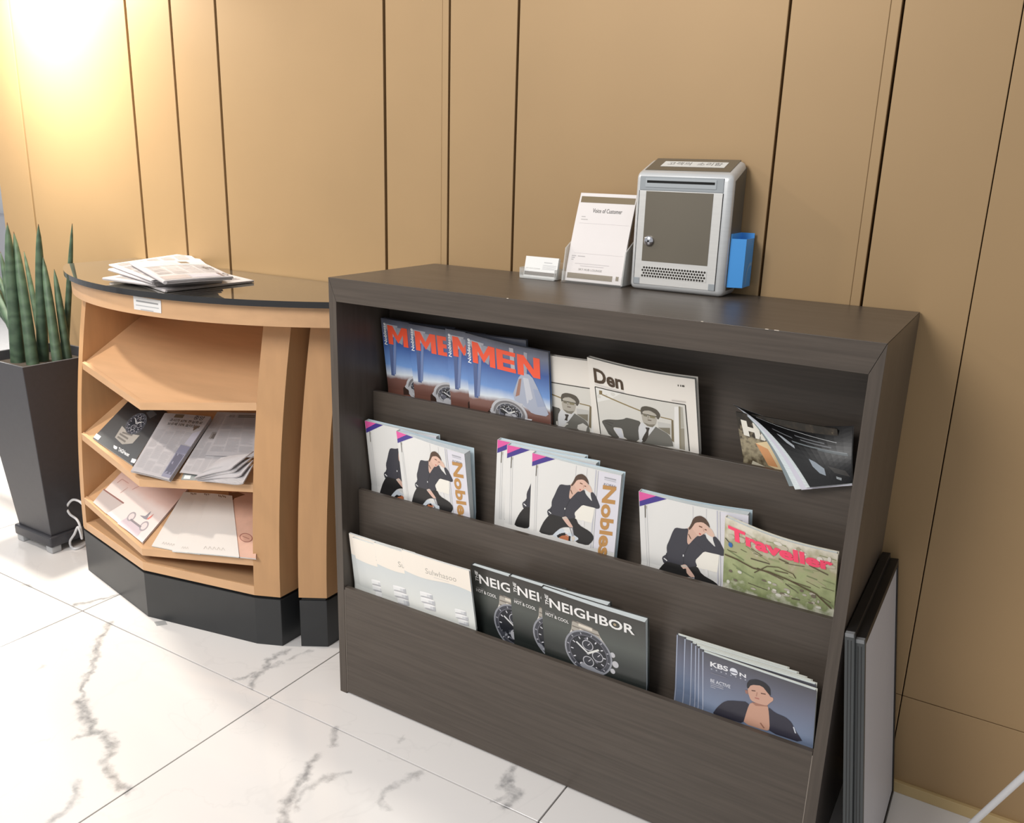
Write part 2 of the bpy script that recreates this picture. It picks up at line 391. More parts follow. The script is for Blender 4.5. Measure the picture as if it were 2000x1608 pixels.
# ================================================================== PRINT AND PAPER
import numpy as np
class Art:
    """Flat print in cover units: x 0..1 across, y downwards from the top edge, both in cover widths."""
    def __init__(s): s.items = []; s.Hm = None; s.lay = 0; s.hold = False
    def nl(s):
        if not s.hold: s.lay += 1
        return s.lay
    def frame(s, quad, h):
        """Homography from traced picture points (TL, TR, BL, BR) to cover units."""
        A = []; b = []
        for (x, y), (X, Y) in zip(quad, ((0, 0), (1, 0), (0, h), (1, h))):
            A.append([x, y, 1, 0, 0, 0, -X*x, -X*y]); b.append(X)
            A.append([0, 0, 0, x, y, 1, -Y*x, -Y*y]); b.append(Y)
        k = np.linalg.solve(np.array(A, float), np.array(b, float)); s.Hm = np.append(k, 1).reshape(3, 3); return s
    def m(s, p):
        if s.Hm is None: return (float(p[0]), float(p[1]))
        q = s.Hm @ np.array([p[0], p[1], 1.0]); return (q[0] / q[2], q[1] / q[2])
    def poly(s, pts, rgb):
        if len(pts) > 6:                                  # round the corners of drawn figures
            for _ in range(1):
                q = []
                for (x0, y0), (x1, y1) in zip(pts, pts[1:] + pts[:1]): q += [(x0*.8+x1*.2, y0*.8+y1*.2), (x0*.2+x1*.8, y0*.2+y1*.8)]
                pts = q
        s.items.append(('p', [s.m(p) for p in pts], rgb, s.nl())); return s
    def raw(s, pts, rgb): s.items.append(('p', [tuple(p) for p in pts], rgb, s.nl())); return s
    def rect(s, x0, y0, x1, y1, rgb): return s.raw([(x0, y0), (x1, y0), (x1, y1), (x0, y1)], rgb)
    def stroke(s, pts, w, rgb, mapped=True):
        q = [s.m(p) for p in pts] if mapped else pts
        for (x0, y0), (x1, y1) in zip(q[:-1], q[1:]):
            dx, dy = x1 - x0, y1 - y0; l = math.hypot(dx, dy) or 1e-6; nx, ny = -dy / l * w / 2, dx / l * w / 2
            s.items.append(('p', [(x0+nx, y0+ny), (x1+nx, y1+ny), (x1-nx, y1-ny), (x0-nx, y0-ny)], rgb, s.nl()))
        return s
    def ell(s, c, rx, ry, rgb, n=28, mapped=True, rot=0.0):
        cx, cy = s.m(c) if mapped else c
        pts = []
        for i in range(n):
            a = 2*PI*i/n; x, y = rx*math.cos(a), ry*math.sin(a)
            pts.append((cx + x*math.cos(rot) - y*math.sin(rot), cy + x*math.sin(rot) + y*math.cos(rot)))
        s.items.append(('p', pts, rgb, s.nl())); return s
    def text(s, st, o, r, t, rgb, bold=0.0, mapped=True):
        """o: bottom-left, r: bottom-right, t: top-left of the lettering's box."""
        if mapped: o, r, t = s.m(o), s.m(r), s.m(t)
        s.items.append(('t', (st, bold), (o, r, t), rgb, s.nl())); return s
    def block_letters(s, word, o, r, t, rgb):
        """Heavy slab letters M, E, N laid along the box."""
        o, r, t = s.m(o), s.m(r), s.m(t)
        shp = {'M': [(0,0),(0,1),(.27,1),(.5,.52),(.73,1),(1,1),(1,0),(.76,0),(.76,.60),(.5,.12),(.24,.60),(.24,0)],
               'E': [(0,0),(0,1),(1,1),(1,.80),(.34,.80),(.34,.61),(.94,.61),(.94,.40),(.34,.40),(.34,.20),(1,.20),(1,0)],
               'N': [(0,0),(0,1),(.30,1),(.72,.40),(.72,1),(1,1),(1,0),(.70,0),(.28,.60),(.28,0)]}
        for ch, (a0, a1) in zip(word, ((0, .35), (.375, .655), (.68, 1.0))):
            s.raw([(o[0] + (r[0]-o[0])*(a0+(a1-a0)*x) + (t[0]-o[0])*y, o[1] + (r[1]-o[1])*(a0+(a1-a0)*x) + (t[1]-o[1])*y) for x, y in shp[ch]], rgb)
        return s
    def lines(s, x0, x1, y0, y1, n, rgb, w=0.004, jag=0.25):
        """Rows of small type too fine to read."""
        rr = random.Random(int(x0*1000 + y0*777 + n)); s.nl(); s.hold = True
        for i in range(n):
            y = y0 + (y1 - y0) * (i + .5) / n; e = x1 - (x1 - x0) * jag * rr.random() * (1 if i % 4 == 3 else .08)
            s.rect(x0, y - w/2, e, y + w/2, rgb)
        s.hold = False
        return s
_TX = {}
def text_mesh(st, bold):
    k = (st, bold)
    if k in _TX: return _TX[k]
    cu = bpy.data.curves.new('lettering', 'FONT'); cu.body = st; cu.size = 1.0; cu.offset = bold; cu.resolution_u = 3; cu.fill_mode = 'FRONT'
    ob = bpy.data.objects.new('lettering', cu); COL.objects.link(ob)
    dg = bpy.context.evaluated_depsgraph_get(); me = ob.evaluated_get(dg).to_mesh()
    vs = [(v.co.x, v.co.y) for v in me.vertices]; fs = [tuple(p.vertices) for p in me.polygons]
    ob.evaluated_get(dg).to_mesh_clear(); bpy.data.objects.remove(ob); bpy.data.curves.remove(cu)
    if not vs: vs, fs = [(0, 0), (1, 0), (1, 1)], []
    x0 = min(v[0] for v in vs); x1 = max(v[0] for v in vs); y0 = min(v[1] for v in vs); y1 = max(v[1] for v in vs)
    vs = [((x - x0) / max(x1 - x0, 1e-6), (y - y0) / max(y1 - y0, 1e-6)) for x, y in vs]
    _TX[k] = (vs, fs); return _TX[k]
class Patch:
    """A sheet surface P(u,v), u left-right, v bottom-top, with a facing direction n and size w x h in metres."""
    def __init__(s, P, n, w, h): s.P, s.n, s.w, s.h = P, Vector(n).normalized(), w, h
    def at(s, x, y, off): return s.P(x, 1 - y * s.w / s.h) + s.n * off
def print_on(patch, art, parent, name='cover_print', maxe=0.11, base=0.00036):
    bm = bmesh.new(); cols = []; cid = {}
    for li, it in enumerate(art.items):
        rgb = it[-2]; li = it[-1]
        if rgb not in cid: cid[rgb] = len(cols); cols.append(ink(rgb))
        mi = cid[rgb]; z = base + 0.000011 * li
        if it[0] == 'p':
            try: f = bm.faces.new([bm.verts.new((x, y, z)) for x, y in it[1]])
            except ValueError: continue
            f.material_index = mi; f.normal_update()
            if len(it[1]) > 3: bmesh.ops.triangulate(bm, faces=[f], ngon_method='EAR_CLIP')
        else:
            vs, fs = text_mesh(*it[1]); o, r, t = it[2]
            vv = [bm.verts.new((o[0] + (r[0]-o[0])*a + (t[0]-o[0])*b, o[1] + (r[1]-o[1])*a + (t[1]-o[1])*b, z)) for a, b in vs]
            for ff in fs:
                try: f = bm.faces.new([vv[i] for i in ff])
                except ValueError: continue
                f.material_index = mi
    for _ in range(4):
        es = [e for e in bm.edges if e.calc_length() > maxe]
        if not es: break
        bmesh.ops.subdivide_edges(bm, edges=es, cuts=1, use_grid_fill=False)
        bmesh.ops.triangulate(bm, faces=[f for f in bm.faces if len(f.verts) > 3])
    for v in bm.verts: v.co = patch.at(v.co.x, v.co.y, v.co.z)
    me = bpy.data.meshes.new(name)
    for f in bm.faces:
        f.normal_update()
        if f.normal.dot(patch.n) < 0: f.normal_flip()
    bm.to_mesh(me); bm.free()
    for c in cols: me.materials.append(c)
    o = bpy.data.objects.new(name, me); COL.objects.link(o)
    o.parent = parent; o.matrix_parent_inverse = parent.matrix_world.inverted()
    return o
def block(name, patch, d0, d1, mats, parent, nu=14, nv=12, u0=0.0, u1=1.0, v0=0.0, v1=1.0, fan=0.0, fan2=0.0):
    """Solid slab that follows the patch, from depth d0 to d1 behind its face. fan thickens it to the right."""
    vlist = [v0 + (v1-v0)*j/nv for j in range(nv+1)]
    vl = getattr(patch, 'vl', None)
    if vl is not None and v0 < vl < v1:
        j = min(range(1, nv), key=lambda q: abs(vlist[q] - vl)); vlist[j] = vl
    vs = []; fs = []; uv = []
    for side, d in ((0, d0), (1, d1)):
        for j in range(nv + 1):
            for i in range(nu + 1):
                u = u0 + (u1-u0)*i/nu; v = vlist[j]
                vs.append(patch.P(u, v) - patch.n * (d + (fan * u * v if side else 0) + fan2 * u * v)); uv.append((u, v))
    s = (nu+1)*(nv+1); idx = lambda i, j: j*(nu+1)+i
    for j in range(nv):
        for i in range(nu):
            a, b, c, d = idx(i,j), idx(i+1,j), idx(i+1,j+1), idx(i,j+1)
            fs.append((a,b,c,d)); fs.append((s+d,s+c,s+b,s+a))
    for i in range(nu):
        fs.append((idx(i+1,0),idx(i,0),s+idx(i,0),s+idx(i+1,0))); fs.append((idx(i,nv),idx(i+1,nv),s+idx(i+1,nv),s+idx(i,nv)))
    for j in range(nv):
        fs.append((idx(0,j),idx(0,j+1),s+idx(0,j+1),s+idx(0,j))); fs.append((idx(nu,j+1),idx(nu,j),s+idx(nu,j),s+idx(nu,j+1)))
    return mesh_obj(name, vs, fs, mats, parent, uv=uv)
PAGES = mat('white_page_edges', (214, 222, 224), 0.75, var=0.10, scale=(30, 900, 900))
PAGES_G = mat('grey_page_edges', (168, 172, 170), 0.75, var=0.16, scale=(30, 900, 900))
def paper(patch, name, label, cat, group, thick, cover, art=None, pages=PAGES, back=None, loc=None, fan=0.0, pname='cover_print', splay=0.0):
    """A magazine: cover (with its print), page block, back cover."""
    t = thing(name, label, cat, loc if loc is not None else patch.P(.5, 0) - patch.n * thick / 2, group)
    if thick < 0.003:
        c = block('cover', patch, 0.0, thick, cover, t)
    else:
        c = block('cover', patch, 0.0, 0.0005, cover, t)
        block('pages', patch, 0.0007, thick - 0.0007, pages, t, u0=0.004, u1=0.985, v0=0.0, v1=0.992, fan=fan)
        block('back_cover', patch, thick - 0.0005, thick, back or cover, t, fan2=splay)
        block('spine', patch, 0.0, thick, cover, t, nu=1, u0=-0.003, u1=0.003)
    if art: print_on(patch, art, c, pname)
    return t
def uvmat(name, stops, rough=0.35, axis='Y', noise=0.0, nscale=6.0, dark=None):
    """Cover picture: a ramp along the cover with soft noise."""
    mt = bpy.data.materials.new(name); mt.use_nodes = True; nt = mt.node_tree; b = nt.nodes['Principled BSDF']; L = nt.links
    tc = nt.nodes.new('ShaderNodeUVMap'); sp = nt.nodes.new('ShaderNodeSeparateXYZ'); L.new(tc.outputs[0], sp.inputs[0])
    rp = nt.nodes.new('ShaderNodeValToRGB'); cr = rp.color_ramp
    while len(cr.elements) < len(stops): cr.elements.new(0.5)
    for e, (p, c) in zip(cr.elements, stops): e.position = p; e.color = lin(c) + (1,)
    src = sp.outputs[axis]
    if noise:
        nz = nt.nodes.new('ShaderNodeTexNoise'); nz.inputs['Scale'].default_value = nscale; nz.inputs['Detail'].default_value = 4; L.new(tc.outputs[0], nz.inputs['Vector'])
        a = nt.nodes.new('ShaderNodeMath'); a.operation = 'MULTIPLY_ADD'; a.inputs[1].default_value = noise; L.new(nz.outputs['Fac'], a.inputs[0])
        s2 = nt.nodes.new('ShaderNodeMath'); s2.operation = 'SUBTRACT'; s2.inputs[1].default_value = noise * .5; L.new(src, s2.inputs[0]); L.new(s2.outputs[0], a.inputs[2]); src = a.outputs[0]
    L.new(src, rp.inputs[0]); L.new(rp.outputs[0], b.inputs['Base Color'])
    b.inputs['Roughness'].default_value = rough; b.inputs['Specular IOR Level'].default_value = 0.45
    return mt
# ---- pocket sheets
KLEAN = -0.12
def onpocket(u, v, tier, off, k=KLEAN):
    yl, zl = LIPS[tier]
    return onplane(u, v, (0, yl + off, zl), (0, 1, -k))
def pocket_patch(tier, off, tl, tr=None, kl=KLEAN, w=None, bl=None, sag=0.0, bulge=0.003, dxl=0.003, troff=0.0, ztop=None):
    yl, zl = LIPS[tier]; zf = zl - FLD + 0.0015
    TL = onpocket(tl[0], tl[1], tier, off, kl)
    TL.x = max(TL.x, SH + 0.006)
    TR = onpocket(tr[0], tr[1], tier, off + troff, kl) if tr else TL + Vector((w, 0, 0))
    if w and tr: TR.x = TL.x + w
    xl = onpocket(bl[0], bl[1], tier, off).x if bl else TL.x + dxl
    xl = max(xl, SH + 0.006)
    wid = (TR - TL).length
    xr = xl + wid
    LL = Vector((xl, yl + off, zl)); LR = Vector((xr, yl + off + troff * .4, zl))
    FL = Vector((xl, yl + off, zf)); FR = Vector((xr, yl + off + troff * .2, zf))
    h = (TL.z + TR.z) / 2 - zf; vl = (zl - zf) / h
    def P(u, v):
        if v >= vl: t = (v - vl) / (1 - vl); a = LL.lerp(TL, t); b = LR.lerp(TR, t); k = t
        else: t = v / vl; a = FL.lerp(LL, t); b = FR.lerp(LR, t); k = 0.0
        p = a.lerp(b, u); s = math.sin(PI * min(max(u, 0), 1))
        p.z -= sag * k * s; p.y -= bulge * s * (0.35 + 0.65 * k) * (1.0 if v > vl * .5 else v / (vl * .5))
        return p
    pa = Patch(P, (0, -1, -0.1), wid, h); pa.vl = vl
    return pa
def quad_patch(tl, tr, bl, br, n=None, wave=0.0, curl=0.0, nw=1.0):
    tl, tr, bl, br = [Vector(p) for p in (tl, tr, bl, br)]
    nn = Vector(n) if n else (tr - tl).cross(tl - bl).normalized()
    w = ((tr - tl).length + (br - bl).length) / 2; h = ((tl - bl).length + (tr - br).length) / 2
    def P(u, v):
        p = bl.lerp(br, u).lerp(tl.lerp(tr, u), v)
        return p + nn * (wave * math.sin(PI * nw * u) * math.sin(PI * min(max(v, 0), 1) * .8 + .3) + curl * max(0, (u - .75) / .25) ** 2)
    return Patch(P, nn, w, h)
# ================================================================== COVERS
WHITE = (232, 230, 228); BLACK = (28, 27, 27)
def fr6(x, y): return (x, y)
def art_noblesse():
    a = Art().frame([(130,172),(1293,460),(95,1240),(1262,1560)], 0.905)
    for p, w, c in (([(205,345),(185,1262)],.006,(205,205,205)),([(180,340),(160,1258)],.006,(214,214,214)),([(720,330),(712,520)],.004,(205,203,206)),([(862,365),(856,480)],.004,(205,203,206)),([(975,388),(945,1490)],.012,(196,196,206)),([(1003,398),(975,1495)],.006,(178,178,190))): a.stroke(p, w, c)
    a.poly([(1010,400),(1293,462),(1262,1560),(985,1490)], (222,220,228))
    a.poly([(130,172),(322,217),(129,287)], (222,92,160)); a.poly([(129,287),(322,217),(440,248),(126,347)], (72,60,140))
    a.stroke([(190,330),(182,480)], .008, (70,62,40)); a.stroke([(207,335),(204,372)], .005, (140,130,110))
    a.poly([(815,870),(978,912),(948,1128),(715,1070),(705,985)], (240,236,226)); a.poly([(815,1085),(845,1092),(850,1185),(815,1170)], (230,228,226))
    a.poly([(650,590),(690,560),(760,650),(750,690),(652,795),(632,770)], (214,178,160))
    a.poly([(872,590),(890,585),(915,615),(942,690),(915,700),(880,680),(845,650)], (222,190,172))
    a.poly([(515,585),(605,600),(662,592),(640,700),(636,765),(650,795),(700,735),(748,684),(835,655),(852,720),(945,828),(920,745),(917,695),(945,688),(985,740),(1015,810),(1046,890),(1036,920),(1002,924),(970,906),(880,886),(815,870),(760,932),(712,985),(735,1065),(640,1080),(555,1060),(470,1030),(400,1010),(358,1040),(338,958),(402,912),(402,820),(440,740),(480,640)], (62,62,70))
    a.stroke([(652,795),(590,930),(580,1040)], .006, (44,44,50)); a.stroke([(395,905),(400,995)], .008, (44,44,50)); a.stroke([(700,735),(820,870)], .004, (52,52,60))
    a.poly([(358,1035),(400,1008),(560,1052),(640,1075),(730,1050),(775,1155),(930,1250),(975,1310),(982,1360),(952,1410),(905,1457),(740,1412),(720,1330),(700,1210),(640,1192),(580,1192),(520,1212),(470,1262),(412,1322),(230,1278),(255,1200),(300,1110)], (42,41,41))
    a.stroke([(362,968),(398,1000)], .012, (225,225,225)); a.stroke([(586,915),(583,940)], .009, (235,235,235))
    a.poly([(412,1326),(470,1258),(540,1206),(590,1240),(640,1262),(700,1292),(790,1357),(730,1402),(560,1362)], (206,214,222))
    a.poly([(500,1330),(545,1285),(610,1292),(668,1335),(650,1392),(520,1355)], (186,112,74)); a.stroke([(490,1335),(540,1300),(600,1290)], .03, (34,30,30)); a.stroke([(660,1320),(655,1392)], .022, (34,30,30)); a.stroke([(585,1245),(640,1275)], .022, (230,230,230))
    a.poly([(545,1052),(600,1034),(625,1062),(690,1168),(702,1196),(652,1192),(600,1130)], (218,182,166)); a.stroke([(552,1058),(622,1062)], .018, (200,190,180))
    a.stroke([(655,1195),(700,1330)], .01, (150,150,158)); a.stroke([(690,1190),(712,1320)], .01, (150,150,158)); a.poly([(680,1330),(720,1320),(735,1360),(700,1405)], (214,204,190))
    a.poly([(712,500),(820,512),(888,588),(866,626),(832,652),(772,692),(735,652),(698,592)], (224,186,168))
    a.poly([(655,602),(690,540),(714,480),(745,450),(800,440),(850,475),(880,530),(893,590),(868,560),(815,516),(738,522),(706,572),(672,612)], (86,66,54))
    a.stroke([(775,564),(810,580)], .012, (120,80,60)); a.stroke([(834,604),(856,612)], .012, (120,80,60)); a.stroke([(818,590),(826,632)], .006, (196,150,134)); a.stroke([(772,652),(792,664)], .014, (190,90,84))
    a.stroke([(655,660),(680,720)], .008, (90,60,40))
    a.text('Noblesse', (1068,588), (1035,1900), (1240,612), (190,142,84), 0.035)
    a.text('KOREA', (1080,592), (1232,628), (1084,560), (120,120,130), 0.0)
    a.stroke([(1085,485),(1230,520)], .014, (170,170,176)); a.stroke([(1085,512),(1230,548)], .008, (190,190,196))
    return a
def art_den():
    a = Art().frame([(125,135),(1695,545),(225,1270),(1805,1580)], 0.685)
    a.poly([(255,568),(1597,882),(1682,1550),(345,1290)], (214,211,203))
    a.poly([(255,568),(700,670),(520,760),(290,800)], (228,226,220))
    a.poly([(325,622),(377,632),(378,692),(325,684)], (132,116,84)); a.stroke([(376,688),(990,945)], .012, (140,122,84)); a.stroke([(1275,1042),(1435,1088)], .01, (140,122,84))
    a.poly([(1235,1110),(1420,1150),(1470,1500),(1300,1470)], (196,194,188)); a.poly([(1245,1198),(1412,1206),(1418,1312)], (126,120,104))
    a.poly([(1425,1090),(1452,1092),(1475,1420),(1440,1400)], (120,108,84))
    a.poly([(1458,900),(1512,905),(1550,1520),(1485,1505)], (232,230,226)); a.poly([(1515,905),(1565,912),(1600,1210),(1555,1210)], (176,172,160)); a.poly([(1540,1215),(1600,1215),(1625,1535),(1562,1520)], (150,144,128)); a.poly([(1512,900),(1535,903),(1575,1520),(1552,1515)], (140,132,112))
    a.poly([(365,1100),(395,1075),(480,1065),(620,1075),(730,1065),(770,1042),(850,1060),(1000,1105),(960,1200),(978,1422),(740,1368),(712,1230),(690,1202),(570,1186),(560,1210),(612,1290),(672,1362),(498,1322),(420,1190)], (88,86,80))
    a.poly([(1205,1180),(1255,1212),(1400,1302),(1450,1400),(1472,1502),(1000,1428),(1040,1400),(1120,1320)], (112,110,103))
    a.poly([(566,1202),(690,1212),(735,1362),(672,1352),(622,1290)], (205,206,210))
    for p in ([(420,1090),(560,1130)], [(430,1120),(540,1170)], [(480,1250),(560,1330)]): a.stroke(p, .006, (66,64,60))
    a.poly([(1010,1108),(1062,1160),(1140,1202),(1212,1168),(1202,1202),(1122,1310),(1010,1422),(978,1416),(955,1200)], (212,212,212))
    a.poly([(1058,1190),(1132,1200),(1112,1250),(1112,1330),(1062,1425),(1002,1412),(1040,1320),(1088,1240)], (64,58,52))
    a.poly([(1000,960),(1030,935),(1120,945),(1222,1000),(1226,1080),(1216,1150),(1170,1192),(1090,1170),(1030,1120),(1010,1050)], (176,170,158))
    a.poly([(1030,1115),(1120,1150),(1205,1150),(1170,1195),(1090,1172)], (126,120,106))
    a.poly([(985,930),(1000,885),(1060,872),(1150,895),(1220,930),(1265,990),(1276,1030),(1246,1082),(1226,1060),(1216,1000),(1120,940),(1030,940),(1002,1012)], (86,80,70))
    a.poly([(1018,950),(1060,948),(1130,958),(1206,1004),(1218,1048),(1120,1018),(1016,992)], (182,176,164))
    a.stroke([(1012,985),(1095,1005),(1120,1012),(1222,1038)], .008, (50,46,42)); a.poly([(1025,985),(1090,1000),(1085,1035),(1035,1020)], (120,114,98)); a.poly([(1122,1012),(1208,1035),(1195,1062),(1130,1048)], (132,124,96))
    a.stroke([(1095,1080),(1150,1092)], .008, (100,84,72)); a.stroke([(1110,1010),(1100,1060)], .006, (140,132,118))
    a.stroke([(255,568),(1597,882),(1682,1550)], .008, (40,38,32)); a.stroke([(345,1290),(255,568)], .008, (40,38,32))
    a.text('Den', (250,505), (730,632), (226,288), (72,56,40), 0.03)
    a.stroke([(252,528),(735,665)], .010, (208,203,200))
    a.text('118', (1490,618), (1575,638), (1488,592), (60,56,48), 0.03); a.stroke([(1420,808),(1600,845)], .010, (196,190,184))
    return a
def watch(a, c, r, dark=(40,42,48), ring=(150,152,160), ry=None):
    """A round chronograph drawn in cover units around c."""
    ry = ry or r; cx, cy = c
    a.ell(c, r, ry, ring, 40, False); a.ell(c, r*.93, ry*.93, (70,72,80), 40, False); a.ell(c, r*.80, ry*.80, (112,112,122), 40, False); a.ell(c, r*.77, ry*.77, dark, 40, False)
    for i in range(12):
        t = 2*PI*i/12; a.stroke([(cx+r*.62*math.cos(t), cy+ry*.62*math.sin(t)), (cx+r*.73*math.cos(t), cy+ry*.73*math.sin(t))], r*.045, (220,220,226), False)
        a.stroke([(cx+r*.82*math.cos(t+.2), cy+ry*.82*math.sin(t+.2)), (cx+r*.90*math.cos(t+.2), cy+ry*.90*math.sin(t+.2))], r*.04, (190,190,198), False)
    for dx, dy in ((0, -.36), (0, .38), (.40, .02)):
        a.ell((cx+r*dx, cy+ry*dy), r*.235, ry*.235, (190,190,196), 24, False); a.ell((cx+r*dx, cy+ry*dy), r*.20, ry*.20, (52,54,62), 24, False)
        a.stroke([(cx+r*dx, cy+ry*dy), (cx+r*(dx+.1), cy+ry*(dy-.12))], r*.025, (220,220,224), False)
    a.stroke([c, (cx-r*.48, cy-ry*.36)], r*.075, (222,222,222), False); a.stroke([c, (cx+r*.46, cy-ry*.32)], r*.085, (226,226,222), False); a.ell(c, r*.06, ry*.06, (200,200,200), 12, False)
def art_neighbor():
    a = Art().frame([(785,345),(1715,720),(825,1030),(1760,1360)], 0.68)
    W_ = (240,238,236)
    a.poly([(1100,680),(1330,790),(1362,870),(1420,960),(1300,930),(1085,850),(1060,880),(1092,790)], (176,170,160))
    for p in ([(1100,690),(1330,800)], [(1100,745),(1350,850)], [(1098,790),(1362,900)]): a.stroke(p, .012, (120,112,104))
    for p in ([(1160,735),(1285,790)], [(1170,790),(1290,850)]): a.stroke(p, .03, (222,214,200))
    a.poly([(1092,785),(1110,835),(1060,885),(1040,905)], (222,216,208)); a.poly([(1362,870),(1430,985),(1410,1000),(1345,910)], (214,208,200))
    c = a.m((1255,1035))
    for dx, dy, s in ((1.02,-.30,.10), (1.12,.10,.13), (1.0,.46,.10)):
        a.ell((c[0]+.235*dx, c[1]+.235*dy), .235*s, .235*s*1.2, (196,196,200), 14, False)
    watch(a, c, .235)
    a.stroke([(1290,1060),(1400,1120)], .05, (222,222,216)) if False else None
    a.text('NEIGHBOR', (880,552), (1642,842), (872,452), W_, 0.02)
    a.text('THE', (870,535), (862,428), (836,515), W_, 0.02)
    a.text('HOT & COOL', (838,632), (1068,726), (836,598), W_, 0.012)
    a.text('SPECIAL', (836,600), (938,638), (835,578), (150,148,146), 0.0)
    a.ell((1478,735), .014, .014, (176,158,130))
    return a
def art_men():
    a = Art().frame([(1075,600),(1690,745),(1115,1140),(1750,1310)], 0.83)
    a.poly([(1095,640),(1220,672),(1195,760),(1150,740)], (172,172,180)); a.poly([(1200,680),(1275,700),(1260,820),(1215,790)], (150,152,164))
    for p, w, c in (([(1150,700),(1165,1050)],.05,(84,100,142)), ([(1195,740),(1180,1040)],.035,(116,134,176)), ([(1110,690),(1160,790)],.05,(96,104,130)), ([(1425,705),(1445,860)],.05,(176,176,182)), ([(1530,740),(1535,900)],.04,(160,158,168))): a.stroke(p, w, c)
    a.poly([(1500,880),(1580,905),(1640,1020),(1690,1130),(1735,1235),(1600,1200),(1560,1150),(1440,1070)], (170,176,192)); a.poly([(1520,920),(1560,930),(1600,1080),(1560,1120)], (198,200,208)); a.poly([(1600,1010),(1640,1020),(1700,1150),(1640,1150)], (156,166,190)); a.poly([(1490,930),(1510,925),(1500,1050),(1470,1060)], (160,120,104))
    a.block_letters(['M','E','N'], (1138,798), (1648,938), (1128,655), (240,92,62))
    a.text('Noblesse', (1126,806), (1112,640), (1100,798), (240,240,240), 0.02)
    c = a.m((1425,1185))
    a.poly([(1255,1160),(1300,1120),(1310,1220),(1260,1215)], (60,44,38)); a.poly([(1270,1150),(1300,1110),(1310,1140),(1285,1170)], (200,200,204)); a.poly([(1540,1230),(1605,1245),(1590,1275),(1530,1262)], (214,214,218)); a.poly([(1470,1100),(1530,1120),(1520,1145),(1480,1130)], (196,196,200))
    a.ell(c, .225, .165, (190,190,194), 36, False); a.ell(c, .195, .140, (120,118,120), 36, False)
    watch(a, c, .165, dark=(50,50,52), ring=(176,176,180), ry=.115)
    a.poly([(1660,1295),(1690,1282),(1750,1292),(1755,1312)], (214,216,220))
    return a
def art_traveller():
    a = Art().frame([(870,365),(1755,670),(850,915),(1715,1150)], 0.63)
    rr = random.Random(5)
    tones = [(120,132,92),(150,158,116),(98,88,66),(176,170,140),(84,78,58),(134,140,100)]
    for i in range(46):
        x, y = rr.random()*.92, .04 + rr.random()*.56; l = .05 + rr.random()*.14; an = rr.uniform(-.2, .8); w = .004 + rr.random()*.010
        a.stroke([(x, y), (min(x + l*math.cos(an), .99), min(y + l*math.sin(an)*.6, .66))], w, rr.choice(tones), False)
    for i in range(26):
        a.ell((.03 + rr.random()*.94, .48 + rr.random()*.14), .010 + rr.random()*.02, .008 + rr.random()*.012, rr.choice([(206,204,192),(176,170,156),(110,100,84)]), 9, False)
    for i in range(14):
        a.ell((.03 + rr.random()*.94, .02 + rr.random()*.16), .015 + rr.random()*.035, .010 + rr.random()*.02, rr.choice([(222,216,204),(196,188,168),(168,160,136)]), 9, False)
    a.stroke([(865,680),(980,720),(1120,790),(1260,820),(1400,880),(1600,1000),(1700,1120)], .014, (84,70,46))
    a.stroke([(1130,830),(1240,770),(1330,775),(1440,830),(1460,870)], .008, (84,72,48)); a.stroke([(870,540),(915,585)], .008, (50,50,48)); a.ell((920,598), .020, .024, (56,104,170), 14)
    a.text('Traveller', (905,548), (1722,812), (896,430), (248,78,112), 0.045)
    return a
def art_sul():
    a = Art().frame([(725,265),(1400,465),(790,840),(1450,1085)], 0.74)
    # wavy foot of the cream band
    pts = [(0, 0), (1, 0)] + [(1 - i/12, .285 - .022*math.sin(i/12*PI*2)) for i in range(13)]
    a.raw(pts, (243,234,222))
    a.text('Sulwhasoo', (962,512), (1270,598), (958,452), (176,170,162), 0.0); a.stroke([(1040,553),(1195,598)], .008, (218,212,204))
    for (x, y, s) in ((.30, .52, 1.0), (.80, .60, .85)):
        for k in range(3):
            w = .110*s*(.88, 1.0, .80)[k]; h = .062*s; yy = y + k*.080*s; dx = (0, .012, .03)[k]*s
            a.raw([(x-w+dx, yy), (x+w+dx, yy-.012), (x+w+dx, yy+h-.012), (x-w+dx, yy+h)], (236,237,237)); a.raw([(x+w*.1+dx, yy-.006), (x+w+dx, yy-.012), (x+w+dx, yy+h-.012), (x+w*.1+dx, yy+h-.006)], (214,216,219)); a.raw([(x+w*.6+dx, yy-.009), (x+w+dx, yy-.012), (x+w+dx, yy+h-.012), (x+w*.6+dx, yy+h-.009)], (190,192,197))
            a.ell((x+dx, yy+h-.005), w, .013*s, (184,184,188), 20, False, -.05); a.ell((x+dx, yy-.005), w, .013*s, (244,244,244), 20, False, -.05)
    return a
